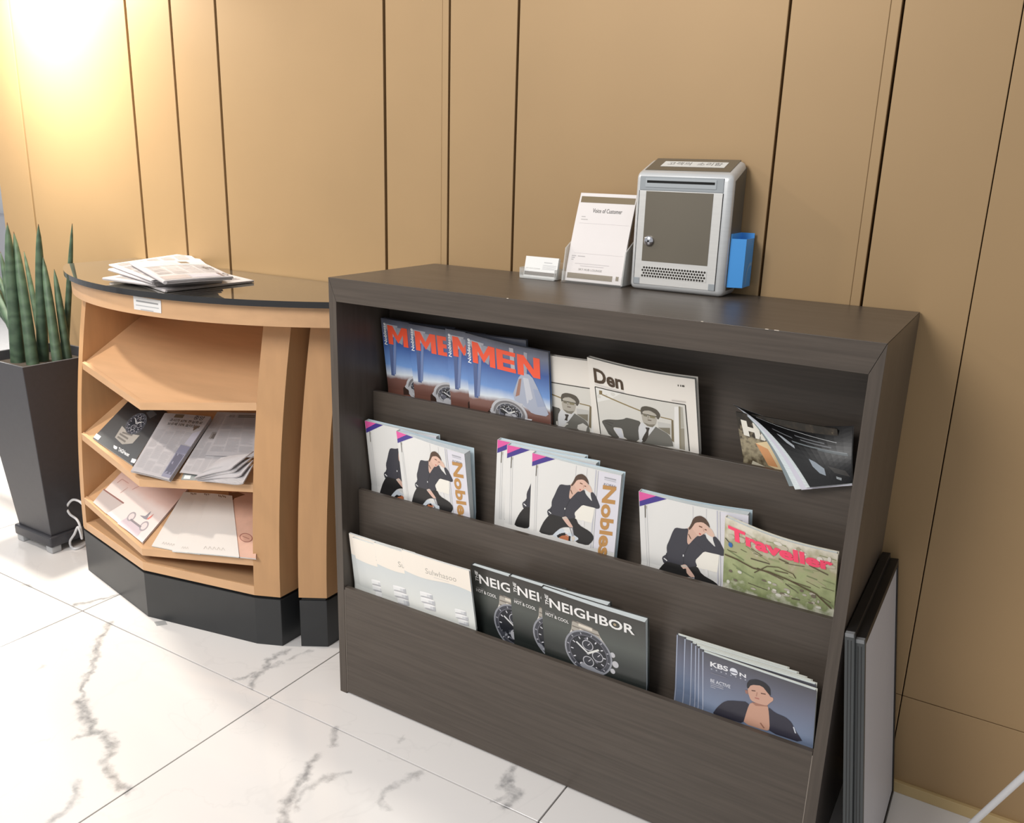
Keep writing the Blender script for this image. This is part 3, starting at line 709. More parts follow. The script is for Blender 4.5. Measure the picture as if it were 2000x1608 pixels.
def art_kbs():
    a = Art().frame([(500,415),(1680,825),(520,1050),(1640,1500)], 0.66)
    a.rect(0, 0, .010, 1.0, (168,176,196))
    a.text('KBS', (583,572), (762,628), (582,518), (238,238,242), 0.03); a.text('N', (880,672), (946,694), (878,632), (238,238,242), 0.03)
    a.ell((820,625), .036, .038, (228,230,238)); a.raw([(a.m((785,618))), (a.m((855,640))), (a.m((855,652))), (a.m((785,632)))], (110,112,128))
    for i in range(8):
        x = 590 + i*49; a.stroke([(x, 598 + i*16), (x + 14, 603 + i*16)], .014, (176,178,190))
    a.stroke([(590,640),(745,692)], .008, (128,128,140))
    a.text('BE ACTIVE', (590,742), (790,812), (590,704), (214,216,226), 0.02)
    for k in range(3): a.stroke([(592,756+k*18),(592+(130 if k < 2 else 50),800+k*18-(0 if k < 2 else 26))], .008, (176,178,190))
    a.poly([(618,1088),(660,1020),(720,960),(780,940),(985,958),(960,1080),(930,1195),(800,1150)], (52,51,62)); a.poly([(1172,1008),(1250,1080),(1360,1130),(1420,1190),(1450,1262),(1550,1432),(1185,1292),(1195,1200)], (54,53,66))
    a.poly([(1000,962),(1170,988),(1186,1080),(1197,1262),(1165,1282),(928,1192),(950,1100),(975,1010)], (206,160,138)); a.stroke([(1100,1190),(1140,1250)], .014, (150,104,86)); a.poly([(1005,960),(1165,985),(1175,1010),(1050,1000)], (170,124,106))
    a.poly([(965,800),(1000,765),(1100,770),(1170,840),(1196,900),(1226,908),(1230,940),(1190,972),(1165,1000),(1060,972),(1000,940),(970,860)], (210,166,146)); a.poly([(938,825),(966,830),(968,872),(945,862)], (160,116,104))
    a.poly([(955,790),(958,745),(985,710),(1060,704),(1140,740),(1195,800),(1202,890),(1180,870),(1110,775),(1000,765),(968,815)], (44,43,48))
    a.stroke([(1005,830),(1045,835)], .012, (110,76,66)); a.stroke([(1100,860),(1150,870)], .012, (110,76,66)); a.stroke([(1062,850),(1055,895)], .010, (182,136,118)); a.stroke([(1040,910),(1085,925)], .012, (176,110,100))
    a.stroke([(1440,1240),(1462,1312)], .012, (206,212,222))
    return a
M_NOB = mat('white_cover', (226, 225, 222), 0.33, spec=0.45)
M_DEN = mat('cream_cover', (232, 226, 217), 0.40, spec=0.4)
M_NEI = uvmat('charcoal_cover', [(0.0, (22,26,26)), (0.55, (46,50,48)), (0.72, (84,88,84)), (1.0, (62,59,56))], 0.30)
M_MEN = uvmat('blue_sky_cover', [(0.0, (70,46,40)), (0.36, (110,72,60)), (0.50, (124,88,80)), (0.54, (214,222,230)), (0.62, (112,150,206)), (0.80, (60,88,150)), (0.93, (112,118,136)), (1.0, (84,86,98))], 0.28, noise=0.08, nscale=3)
M_SUL = uvmat('pale_skincare_cover', [(0.0, (222,222,214)), (0.5, (224,226,222)), (0.85, (204,210,212)), (1.0, (226,224,220))], 0.35)
M_KBS = uvmat('slate_blue_cover', [(0.0, (96,110,134)), (0.55, (124,138,164)), (0.8, (110,114,132)), (1.0, (86,85,92))], 0.35)
M_TRV = uvmat('green_thicket_cover', [(0.0, (176,168,140)), (0.30, (168,164,136)), (0.42, (206,204,186)), (0.52, (128,138,94)), (0.70, (164,172,126)), (0.84, (172,166,132)), (1.0, (222,216,200))], 0.4, noise=0.5, nscale=9)
A_NOB, A_DEN, A_NEI, A_MEN, A_TRV, A_SUL, A_KBS = art_noblesse(), art_den(), art_neighbor(), art_men(), art_traveller(), art_sul(), art_kbs()

def stackmag(tier, off, tl, label, group, thick, cover, art, pages=PAGES, name='magazine', **k):
    splay = k.pop('splay', 0.0); fan = k.pop('fan', splay * .55); back = k.pop('back', None)
    p = pocket_patch(tier, off, tl, **k)
    return paper(p, name, label, 'magazine', group, thick, cover, art, pages, fan=fan, back=back, splay=splay)
I1 = PTH + 0.004
# ---- top pocket
g = 'watch magazines with orange title in top pocket'
men = [((744,621), None, 'rearmost'), ((797,632), None, 'second'), ((870,642), None, 'third'), ((908,650), (1062,687), 'frontmost')]
for i, (tl, tr, od) in enumerate(men):
    k = 3 - i
    lab = {'rearmost': 'blue sky magazine with orange title, deepest in its fanned row of four', 'second': 'blue sky magazine with orange title, second from the back of four',
           'third': 'blue sky magazine with orange title, mostly hidden, third from the back of four', 'frontmost': 'blue sky magazine with orange title MEN fully showing, foremost of four'}[od]
    stackmag(1, I1 + 0.0095 * k, tl, lab, g, 0.0088, M_MEN, A_MEN, PAGES_G, tr=tr, w=0.215, sag=0.002, bulge=0.002 if k else 0.003)
g = 'cream magazines with a suited man in top pocket'
stackmag(1, I1 + 0.0140, (1000,682), 'cream magazine with suited man, half hidden behind its twin', g, 0.010, M_DEN, A_DEN, PAGES_G, w=0.247, sag=0.001, bulge=0.001)
stackmag(1, I1 + 0.0, (1147,698), 'cream magazine with suited man and title Den fully showing', g, 0.012, M_DEN, A_DEN, PAGES_G, tr=(1357,741), sag=0.004, bulge=0.004, bl=(1160,846), splay=0.006, fan=0.005)
# ---- middle pocket
g = 'white magazines with a seated woman in middle pocket'
TN = 0.0138; bk = mat('pale_back_cover', (196, 212, 220), 0.4)
stackmag(2, I1 + 0.0290, (704,820), 'white magazine with woman in dark suit, against the rack side panel', g, TN, M_NOB, A_NOB, w=0.217, bl=(721,960), back=bk, splay=0.001)
stackmag(2, I1, (774,842), 'white magazine with seated woman, foremost of the group by the side panel', g, TN, M_NOB, A_NOB, tr=(907,887), bl=(789,972), bulge=0.004, back=bk, splay=0.026)
stackmag(2, I1 + 0.0290, (972,859), 'white magazine with seated woman, deepest of the middle trio', g, TN, M_NOB, A_NOB, w=0.217, bl=(967,1025), back=bk, kl=-0.06, splay=0.006, fan=0.006)
stackmag(2, I1 + 0.0145, (991,869), 'white magazine with seated woman, between two twins in the middle trio', g, TN, M_NOB, A_NOB, w=0.217, bl=(986,1030), back=bk, kl=-0.10, splay=0.006, fan=0.006)
stackmag(2, I1, (1040,885), 'white magazine with seated woman and gold title fully showing, foremost of the trio', g, TN, M_NOB, A_NOB, tr=(1214,929), bl=(1034,1045), back=bk, kl=-0.14, splay=0.006, fan=0.006)
stackmag(2, I1 + 0.012, (1248,960), 'white magazine with seated woman, partly behind the green forest magazine', g, TN, M_NOB, A_NOB, tr=(1462,1007), bl=(1253,1103), back=bk, sag=0.003, splay=0.012, fan=0.008)
stackmag(2, I1 - 0.001, (1417,1010), 'green forest magazine with pink title Traveller beside rack side panel', None, 0.010, M_TRV, A_TRV, tr=(1637,1082), bl=(1412,1149), sag=0.006, bulge=0.005)
# ---- bottom pocket
g = 'pale skincare brochures in bottom pocket'
for i, (tl, lab) in enumerate((((663,1036), 'pale cream skincare brochure, deepest of four, touching the side panel'), ((688,1050), 'pale cream skincare brochure, second from the back of four'), ((730,1060), 'pale cream skincare brochure, third of four, only its S showing'), ((784,1074), 'pale cream skincare brochure with its name fully showing, foremost of four'))):
    stackmag(3, I1 + 0.0055 * (3 - i), tl, lab, g, 0.0050, M_SUL, A_SUL, w=0.203 if i < 3 else 0.193, name='brochure', bl=(681,1148) if i == 0 else None, dxl=0.010, bulge=0.002)
g = 'charcoal watch magazines in bottom pocket'
for i, (tl, lab, bl) in enumerate((((920,1103), 'charcoal watch magazine, deepest of three, beside the pale brochures', (932,1238)), ((994,1125), 'charcoal watch magazine, between its two twins', None), ((1056,1148), 'charcoal watch magazine with full title NEIGHBOR, foremost of three', (1065,1285)))):
    stackmag(3, I1 + 0.0132 * (2 - i), tl, lab, g, 0.0125, kl=-0.17 + 0.045 * (2 - i), fan=0.0075, splay=0.0075, cover=M_NEI, art=A_NEI, w=0.24, tr=(1252,1214) if i == 2 else None, bl=bl, dxl=0.008, bulge=0.003)
g = 'slate blue magazines with a man in open jacket in bottom pocket'
kt = [(1322,1240), (1337,1248), (1350,1256), (1358,1261), (1364,1266), (1372,1273)]
kl = ['slate blue magazine, deepest of six in its stepped stack', 'slate blue magazine, second from the back of six', 'slate blue magazine, third from the back of six', 'slate blue magazine, fourth from the back of six', 'slate blue magazine, directly behind the foremost of six', 'slate blue magazine with man in open jacket fully showing, foremost of six']
for i, tl in enumerate(kt):
    stackmag(3, I1 + 0.0072 * (5 - i), tl, kl[i], g, 0.0068, M_KBS, A_KBS, kl=-0.18 + 0.022 * (5 - i), splay=0.001, fan=0.001, w=0.224 if i < 5 else None, tr=(1595,1350) if i == 5 else None, dxl=0.004, bulge=0.001, back=mat('ivory_back_cover', (222, 222, 212), 0.4))
# ================================================================== FOLDED-OVER MAGAZINE IN THE TOP POCKET
M_BLK = mat('black_glossy_cover', (16, 16, 18), 0.32, spec=0.45)
ha = thing('magazine', 'limp black magazine folded open and drooping over the top pocket', 'magazine', ony(1540, 900, -0.26))
bp = pocket_patch(1, I1 + 0.012, (1437,805), w=0.19, bl=(1452,898), bulge=0.0, dxl=0.02)
M_COL = uvmat('brown_collage_cover', [(0.0, (60,52,40)), (0.35, (150,138,112)), (0.5, (84,72,54)), (0.7, (168,156,128)), (0.85, (60,52,42)), (1.0, (40,36,30))], 0.4, noise=0.7, nscale=14)
rear = block('rear_pages', bp, 0.0, 0.004, M_COL, ha)
a = Art()
a.raw([(.16,.30),(.40,.22),(.75,.28),(.90,.50),(.60,.62),(.26,.52)], (236,212,168)); a.raw([(.16,.30),(.28,.34),(.36,.52),(.26,.52)], (222,160,110)); a.raw([(.10,.50),(.30,.56),(.28,.64),(.08,.60)], (206,198,176))
a.text('HA', (.05,.235), (.42,.275), (.04,.07), (236,232,220), 0.07, False)
print_on(bp, a, rear, 'cover_print')
yl1 = LIPS[1][0]
A0 = ony(1430, 790, yl1 + 0.026); B0 = ony(1666, 832, yl1 + 0.03); C0 = ony(1664, 944, yl1 - 0.014); D0 = ony(1582, 952, yl1 - 0.030)
K0 = ony(1512, 832, yl1 - 0.004); T0 = ony(1560, 822, yl1 + 0.012)
B0.x = min(B0.x, RW - SH - .004); C0.x = min(C0.x, RW - SH - .004)
def flop(sh=0.0, drop=0.0):
    D = D0 + Vector((-sh, 0.004 * (sh > 0), -drop)); C = C0 + Vector((0, 0, -drop * .4)); K = K0 + Vector((-sh * .5, 0, -drop * .3))
    def P(u, v):
        v = min(max(v, 0), 1); t = 1 - v
        l = A0 * (1-t)**2 + K * (2*t*(1-t)) + D * t*t
        r = B0.lerp(C, t); r = r + Vector((0, -0.008 * math.sin(PI*t), 0))
        p = l.lerp(r, u)
        p.z -= 0.016 * math.sin(PI*u) * (1-t)
        return p
    return Patch(P, (-0.25, -0.93, 0.25), 0.17, 0.135)
for s, d, c in ((0.0, 0.0, M_BLK), (0.008, 0.004, PAGES), (0.016, 0.010, mat('page_lilac', (206, 204, 216), .6)), (0.028, 0.012, PAGES), (0.040, 0.008, mat('page_grey', (128, 140, 144), .6))):
    pt = flop(s, d); k = s * 0.11
    sheet = block('folded_cover' if s == 0 else 'page', pt, 0.0 + k, 0.0012 + k, c, ha, nu=12, nv=14)
    if s == 0:
        a = Art(); gw = (150,152,154)
        a.stroke([(.10,.14),(.5,.16),(.85,.24)], .008, (190,192,194), False)
        for y, x0, x1 in ((.24,.42,.72), (.29,.45,.78), (.27,.15,.35)): a.stroke([(x0, y), (x1, y + .03)], .018, (110,112,116), False)
        a.stroke([(.30,.36),(.6,.36),(.95,.38)], .018, (120,128,132), False); a.stroke([(.60,.375),(.96,.40)], .03, (84,92,96), False)
        a.raw([(.14,.33),(.19,.34),(.27,.42),(.24,.46),(.17,.42)], (170,176,182)); a.raw([(.36,.54),(.44,.56),(.54,.62),(.50,.70),(.40,.68),(.34,.62)], (150,160,170)); a.raw([(.62,.58),(.9,.62),(.97,.70),(.7,.66)], (60,58,56)); a.raw([(.70,.70),(.80,.72),(.78,.75),(.69,.73)], (150,156,160))
        print_on(pt, a, sheet, 'cover_print', base=0.0004)

# ================================================================== PAPERS ON THE COUNTER
NEWS = mat('newsprint', (182, 178, 180), 0.75, var=0.03, scale=(40, 40, 40))
NEWS_E = mat('newsprint_edges', (178, 174, 175), 0.85, var=0.18, scale=(60, 60, 900))
def art_news(seed, headline=None, photo=True, cols=5, hh=1.4):
    r = random.Random(seed); a = Art(); gy = (166,163,166); y = 0.05
    if headline:
        for i, st in enumerate(headline): a.text(st, (.20, .22 + .10*i), (.92, .22 + .10*i), (.20, .145 + .10*i), (96,90,80), 0.01, False)
        y = .22 + .10*len(headline)
    for c in range(cols):
        x0 = .05 + .9*c/cols; x1 = x0 + .9/cols - .025
        yy = y + r.random()*.08
        while yy < hh - .1:
            ln_ = r.uniform(.25, .55); e = min(yy + ln_, hh - .06)
            a.lines(x0, x1, yy, e, int((e - yy) / .022), gy, .008); yy = e + .05
    if photo:
        x, yy = r.uniform(.1, .5), r.uniform(.6, .9); a.rect(x, yy, x + .3, yy + .2, (146,142,140)); a.rect(x + .05, yy + .04, x + .16, yy + .2, (110,104,102)); a.rect(x + .18, yy + .08, x + .27, yy + .2, (160,150,144))
    return a
def newspaper(patch, label, group, thick, art, name='newspaper', layers=3):
    t = thing(name, label, 'newspaper', patch.P(.5, .5) - patch.n * thick, group)
    c = None
    for k in range(layers):
        d0 = thick * k / layers; d1 = thick * (k + .82) / layers; r = random.Random(k * 13 + int(thick * 1e5))
        b = block('front_sheet' if k == 0 else 'inner_sheets', patch, d0, d1, NEWS if k == 0 else NEWS_E, t, nu=12, nv=8,
                  u0=0.0 + (r.uniform(-.012, .012) if k else 0), u1=1.0 + (r.uniform(-.012, .012) if k else 0), v0=(r.uniform(0, .015) if k else 0), v1=1 - (r.uniform(0, .015) if k else 0))
        if k == 0: c = b
    # the rounded fold along one long edge
    bm = bmesh.new(); r_ = thick * .47
    tube_pts(bm, [patch.P(0.0, v / 8) - patch.n * (thick * .47) for v in range(9)], r_, 8); bm_obj('fold', bm, NEWS, t, smooth=True)
    if callable(art): art = art(patch.h / patch.w)
    if art: print_on(patch, art, c, 'news_print')
    return t
def z6(x, y): return (180 + x / 5.882, 480 + y / 5.882)
def topquad(fl, fr, br, bl, z, dz=(0, 0, 0, 0), wave=0.0):
    P = [onz(*z6(*p), z + d) for p, d in zip((fl, fr, br, bl), dz)]
    # turn so that u runs along the fold: v = from front edge to back edge
    return quad_patch(P[3], P[2], P[0], P[1], (0, 0, 1), wave)
gN = 'newspapers piled on the glass counter top'
newspaper(topquad((850,510), (1858,398), (1250,250), (330,330), 1.0075), 'flat newspaper at the bottom of the pile on black glass', gN, 0.0065, lambda h: art_news(1, hh=h), layers=3)
newspaper(topquad((740,445), (1500,400), (1180,200), (125,365), 1.0150), 'newspaper second from bottom of the pile on black glass', gN, 0.0070, lambda h: art_news(2, hh=h), layers=3)
newspaper(topquad((700,415), (1480,350), (1210,130), (195,262), 1.0235), 'thick white newspaper in the middle of the pile on black glass', gN, 0.0080, lambda h: art_news(3, hh=h), layers=4)
newspaper(topquad((690,395), (1440,330), (1090,82), (200,212), 1.0300), 'folded newspaper directly under the top one of the pile', gN, 0.0060, lambda h: art_news(4, hh=h), layers=3)
tp = topquad((838,402), (1618,352), (1222,168), (455,190), 1.0410, wave=0.004)
ht = tp.h / tp.w; at = art_news(6, photo=False, cols=4, hh=ht * .8)
at.rect(.02, .0, .98, ht * .34, (204,200,202)); at.rect(.62, ht*.10, .76, ht*.24, (110,100,88)); at.lines(.34, .58, ht*.06, ht*.30, 3, (140,134,132), .03, .3); at.text('중앙', (.80,ht*.62), (.95,ht*.62), (.80,ht*.46), (60,58,58), 0.0, False); at.rect(.02, ht*.82, .40, ht*.97, (176,170,174)); at.rect(.42, ht*.84, .84, ht*.97, (190,190,204)); at.rect(.85, ht*.80, .90, ht*.97, (120,110,116)); at.text('O', (.92,ht*.95), (.98,ht*.95), (.92,ht*.82), (50,50,54), 0.0, False)
newspaper(tp, 'folded newspaper lying on top of the pile on black glass', gN, 0.0105, at, layers=3)

def s2(x, y): return (160 + x / 5.556, 760 + y / 5.556)
def s3(x, y): return (150 + x / 5.405, 900 + y / 5.405)
def shelfquad(i, f, tl, tr, bl, br, h, wave=0.0, curl=0.0, dh=(0, 0, 0, 0)):
    P = [onshelf(i, *f(*p), h + d) for p, d in zip((tl, tr, bl, br), dh)]
    return quad_patch(P[0], P[1], P[2], P[3], NSH, wave, curl)
# ---- middle shelf
M_TAG = uvmat('dark_grey_watch_cover', [(0.0, (96,98,100)), (0.45, (78,80,82)), (0.75, (40,40,42)), (1.0, (30,30,32))], 0.3)
pt = shelfquad(1, s2, (545,90), (925,245), (118,535), (548,828), 0.008)
a = Art().frame([(545,90),(925,245),(118,535),(548,828)], pt.h / pt.w)
c = a.m((600,345)); 
a.poly([(450,370),(520,450),(640,470),(560,560),(440,575),(365,500)], (168,163,156))
for p in ([(420,455),(510,510)], [(395,490),(480,545)], [(450,440),(560,470)]): a.stroke(p, .03, (120,116,112))
a.poly([(700,240),(760,215),(820,265),(745,300)], (70,70,72))
watch(a, c, .20, dark=(48,54,62), ring=(90,94,100))
a.poly([(345,592),(385,612),(375,640),(350,640),(338,622)], (240,240,240)); a.text('TAGHeuer', (385,660), (512,728), (402,612), (240,240,240), 0.03)
a.poly([(170,475),(215,505),(175,552),(130,525)], (228,228,230)); a.poly([(550,740),(605,755),(575,805),(528,790)], (232,232,234))
paper(pt, 'magazine', 'dark grey watch advert magazine leaning on the middle beech shelf', 'magazine', None, 0.007, M_TAG, a)
pt = shelfquad(1, s2, (1330,400), (1700,420), (1075,985), (1500,1000), 0.005)
a = Art(); a.ell((.55, pt.h/pt.w - .35), .2, .14, (130,134,136), 20, False); a.ell((.58, pt.h/pt.w - .33), .1, .08, (90,84,80), 16, False)
paper(pt, 'magazine', 'grey magazine lying under the newspapers on the middle shelf', 'magazine', None, 0.0045, mat('grey_green_cover', (150, 154, 152), .4), a)
for o_ in bpy.data.objects:
    if o_.name.startswith('cover') and o_.data and o_.data.materials and o_.data.materials[0].name == 'grey_green_cover' and not o_.name.startswith('cover_print'):
        print_on(pt, Art().rect(.05, pt.h/pt.w - .14, .22, pt.h/pt.w - .03, (232,232,230)), o_, 'white_label')
gS = 'newspapers on the middle beech shelf'
newspaper(shelfquad(1, s2, (1470,250), (1900,260), (1062,905), (1500,965), 0.014, wave=0.002), 'open newspaper sheet lying under its neighbours on the middle shelf', gS, 0.004, lambda h: art_news(11, hh=h), layers=2)
a = art_news(12, None, False, 3, 1.3); a.text('취업', (.12,.14), (.30,.14), (.12,.05), (110,106,104), 0.0, False)
a.lines(.42, .95, .05, .16, 2, (120,116,112), .035)
newspaper(shelfquad(1, s2, (1575,265), (1900,265), (1340,718), (1885,745), 0.019, wave=0.002), 'newspaper page with small headline beside the beech pillar', gS, 0.004, a, layers=2)
pt = shelfquad(1, s2, (905,260), (1400,300), (538,885), (945,985), 0.027, wave=0.005)
a = art_news(13, ['공시가 67% 현실화로', '보유세 10% 높아진다'], False, 4, pt.h / pt.w)
a.rect(.25, .02, .45, .11, (120,108,90)); a.text('중앙', (.68,.12), (.90,.12), (.68,.01), (86,82,80), 0.01, False)
a.rect(.78, .75, 1.0, pt.h/pt.w - .03, (140,140,158)); a.rect(.80, .95, .98, pt.h/pt.w - .10, (96,96,112)); a.raw([(.86,.45),(1.0,.35),(1.0,.74),(.84,.72)], (186,184,196)); a.raw([(.80,.28),(.92,.26),(.84,.40)], (120,104,92))
newspaper(pt, 'folded newspaper with two-line headline lying over the dark watch magazine', gS, 0.011, a, layers=4)
# crumpled bundle hanging over the lip
cr = thing('newspaper', 'crumpled newspaper bundle bulging over the front lip of the middle shelf', 'newspaper', onshelf(1, *s2(1600, 980), 0.0), gS)
spec = [((1510,745),(1880,705),(1215,965),(1660,872),.026,.012), ((1470,790),(1880,760),(1230,975),(1700,905),.034,.010), ((1450,830),(1880,800),(1240,985),(1750,960),.022,.010), ((1440,860),(1880,850),(1250,992),(1770,1050),.014,.008)]
for k, (tl, tr, bl, br, hh, wv) in enumerate(spec[::-1]):
    q_ = shelfquad(1, s2, tl, tr, bl, br, .021 + .006 * k, wave=wv, curl=.012)
    b = block('front_sheet' if k == 3 else 'crumpled_sheet', q_, 0.0, 0.0035, NEWS if k % 2 else NEWS_E, cr, nu=14, nv=8)
    if k == 3:
        a = Art(); a.lines(.05, .6, .52, .60, 2, (170,168,170), .02); print_on(q_, a, b, 'news_print')
# ---- bottom shelf
M_PNK = uvmat('pale_pink_cover', [(0.0, (240,226,222)), (0.5, (244,230,224)), (0.62, (236,206,196)), (1.0, (232,196,186))], 0.25, noise=.1)
pt = shelfquad(2, s3, (560,30), (1170,300), (172,440), (690,865), 0.008)
a = Art().frame([(560,30),(1170,300),(172,440),(690,865)], pt.h / pt.w)
a.poly([(172,440),(285,305),(470,430),(290,545)], (196,184,180)); a.stroke([(285,305),(470,432)], .016, (150,110,104))
a.poly([(285,545),(440,640),(600,790),(690,865),(640,860),(400,640)], (222,206,208)) if False else None
a.poly([(400,640),(500,580),(690,700),(620,800)], (216,200,206))
for cc in ((550,570), (695,680)): a.ell(cc, .052, .052, (176,168,172)); a.ell(cc, .036, .036, (230,216,214))
a.stroke([(540,600),(660,690)], .02, (150,142,146)); a.poly([(640,560),(700,570),(765,520),(720,610),(690,600)], (150,148,156)); a.poly([(720,600),(800,550),(770,590),(735,612)], (226,140,128))
a.stroke([(420,230),(470,190),(530,230)], .008, (206,160,150)); a.stroke([(560,290),(640,250)], .008, (206,160,150)); a.stroke([(440,330),(520,270)], .006, (206,160,150))
paper(pt, 'brochure', 'pale pink brochure with scooter drawing on the bottom beech shelf', 'brochure', None, 0.005, M_PNK, a)
M_WB = mat('glossy_white_cover', (228, 222, 216), 0.22, spec=0.5)
gB = 'white brochures on the bottom beech shelf'
for k, (tl, tr, bl, br, lab) in enumerate((((1130,330), (1340,345), (790,900), (1100,962), 'glossy white brochure nearest the pink one on the bottom shelf'), ((1270,340), (1480,350), (1005,955), (1300,985), 'glossy white brochure between two others on the bottom shelf'), ((1410,345), (1640,370), (1170,968), (1715,1018), 'glossy white brochure overlapping the brown parcel cover on the bottom shelf'))):
    pt = shelfquad(2, s3, tl, tr, bl, br, .008 + .0055 * k, wave=0.003)
    a = Art(); hh = pt.h / pt.w
    for j in range(4): a.ell((.42 + .09 * j, .06 + .015 * (j % 2)), .05, .018, (120,88,60), 12, False, .8)
    a.text('Aparia', (.30, hh - .12), (.72, hh - .12), (.30, hh - .24), (176,168,160), 0.0, False) if False else [a.stroke([(.30 + .09*j, hh - .13), (.33 + .09*j, hh - .22), (.37 + .09*j, hh - .14)], .010, (186,178,170), False) for j in range(5)]
    paper(pt, 'brochure', lab, 'brochure', gB, 0.005, M_WB, a, back=mat('grey_back_cover', (140, 136, 132), .5))
pt = shelfquad(2, s3, (1600,330), (1900,345), (1690,1015), (1890,1035), 0.016, wave=0.002)
a = Art(); hh = pt.h / pt.w
a.rect(0, 0, .12, hh - .5, (150,96,70)); a.ell((.55, hh - .95), .30, .22, (150,96,84), 24, False); a.ell((.55, hh - .95), .26, .19, (206,160,140), 24, False); a.stroke([(.4, hh - 1.0), (.7, hh - .9)], .03, (150,96,84), False); a.raw([(0,.05),(.35,.0),(.6,.12),(.2,.35),(.05,.6)], (122,84,60))
paper(pt, 'brochure', 'brownish pink brochure beside the beech pillar on the bottom shelf', 'brochure', None, 0.005, mat('parcel_pink_cover', (214, 172, 152), 0.3, var=.06), a)
# ---- notice on the fascia
def on_fascia(u, v):
    d = ray(u, v); lo = 0.8; hi = (-0.25 - CAM.y) / d.y
    for _ in range(60):
        mm = (lo + hi) / 2; p = CAM + d * mm
        if (p.x - GC[0])**2 + (p.y - GC[1])**2 < fr * fr and p.y < GC[1]: hi = mm
        else: lo = mm
    return CAM + d * lo
c4 = [on_fascia(*p) for p in ((261,578), (315,587), (263,604), (316,612))]
nf = Vector((c4[0].x + c4[1].x - 2*GC[0], c4[0].y + c4[1].y - 2*GC[1], 0)).normalized()
c4 = [p + nf * 0.0016 for p in c4]
pt = quad_patch(*c4, nf)
lab = block('notice_sticker', pt, 0.0, 0.0006, mat('white_sticker', (232, 230, 228), .5), fa, nu=4, nv=2)
a = Art(); a.lines(.10, .90, .06, .16, 1, (150,150,150), .04, 0); a.lines(.08, .92, .17, .27, 1, (186,186,186), .025, 0); a.lines(.25, .72, .28, .36, 1, (186,186,186), .025, 0)
ar = print_on(pt, a, lab, 'sticker_print')
# third level allowed only: lettering belongs to the sticker's own level
ar.parent = fa; ar.matrix_parent_inverse = fa.matrix_world.inverted()
# ================================================================== SUGGESTION BOX
ALU = mat('brushed_aluminium', (212, 214, 215), 0.34, 0.30, var=0.03, scale=(20, 20, 200))
ALU2 = mat('satin_aluminium_door', (216, 215, 212), 0.40, 0.2, var=0.03, scale=(20, 20, 200))
TAUPE = mat('taupe_brown_panel', (112, 105, 92), 0.36, 0.15, var=0.04, scale=(8, 8, 8))
GPL = mat('grey_plastic', (158, 164, 168), 0.45)
BX0, BX1, BF, BK = 0.606, 0.822, -0.094, -0.006
BZ0, BZF, BZB = 1.085, 1.336, 1.368
sb = thing('suggestion_box', 'aluminium framed suggestion box with brown door and key lock on rack', 'suggestion box', ((BX0 + BX1) / 2, (BF + BK) / 2, BZ0))
bm = bmesh.new()
vs = [bm.verts.new(p) for p in ((BX0,BF,BZ0),(BX1,BF,BZ0),(BX1,BK,BZ0),(BX0,BK,BZ0),(BX0,BF,BZF),(BX1,BF,BZF),(BX1,BK,BZB),(BX0,BK,BZB))]
for f in ((0,3,2,1),(4,5,6,7),(0,1,5,4),(1,2,6,5),(2,3,7,6),(3,0,4,7)): bm.faces.new([vs[i] for i in f])
bevel(bm, 0.013, 4); bm_obj('frame', bm, ALU, sb, smooth=True)
# roof panel with its paper label
def roof(x, y, o): return Vector((x, y, BZF + (BZB - BZF) * (y - BF) / (BK - BF) + o))
nr = Vector((0, -(BZB - BZF), (BK - BF))).normalized()
def roofslab(name, x0, x1, y0, y1, o, th, mt, par):
    q = [roof(x0, y0, 0), roof(x1, y0, 0), roof(x1, y1, 0), roof(x0, y1, 0)]
    return hexa(name, [p + nr * (o - th) for p in q] + [p + nr * o for p in q], mt, par, 0.0002)
rp_ = roofslab('roof_panel', BX0 + .014, BX1 - .014, BF + .015, BK - .004, 0.0012, .003, TAUPE, sb)
lb = roofslab('paper_label', BX0 + .040, BX1 - .034, BF + .036, BK - .022, 0.0018, .0005, mat('label_paper', (232, 232, 228), .6), rp_)
q4 = [roof(BX0 + .040, BK - .022, .0019), roof(BX1 - .034, BK - .022, .0019), roof(BX0 + .040, BF + .036, .0019), roof(BX1 - .034, BF + .036, .0019)]
pp = quad_patch(q4[0], q4[1], q4[2], q4[3], nr); a = Art()
a.text('고객의  소리함', (.08, .165), (.93, .165), (.08, .04), (150,150,150), 0.0, False)
ar = print_on(pp, a, lb, 'label_lettering'); ar.parent = rp_; ar.matrix_parent_inverse = rp_.matrix_world.inverted()
Y = BF
box('slot_plate', (BX0 + .011, Y - .002, 1.300), (BX1 - .019, Y + .01, 1.329), GPL, sb, .001)
sp_ = box('slot_recess', (BX0 + .024, Y - .0032, 1.306), (BX1 - .034, Y, 1.325), mat('grey_plastic_light', (172, 178, 182), .4), sb, .001)
box('slot', (BX0 + .028, Y - .0038, 1.3155), (BX1 - .038, Y - .001, 1.3205), mat('slot_black', (10, 10, 10), .8), sp_, 0.0)
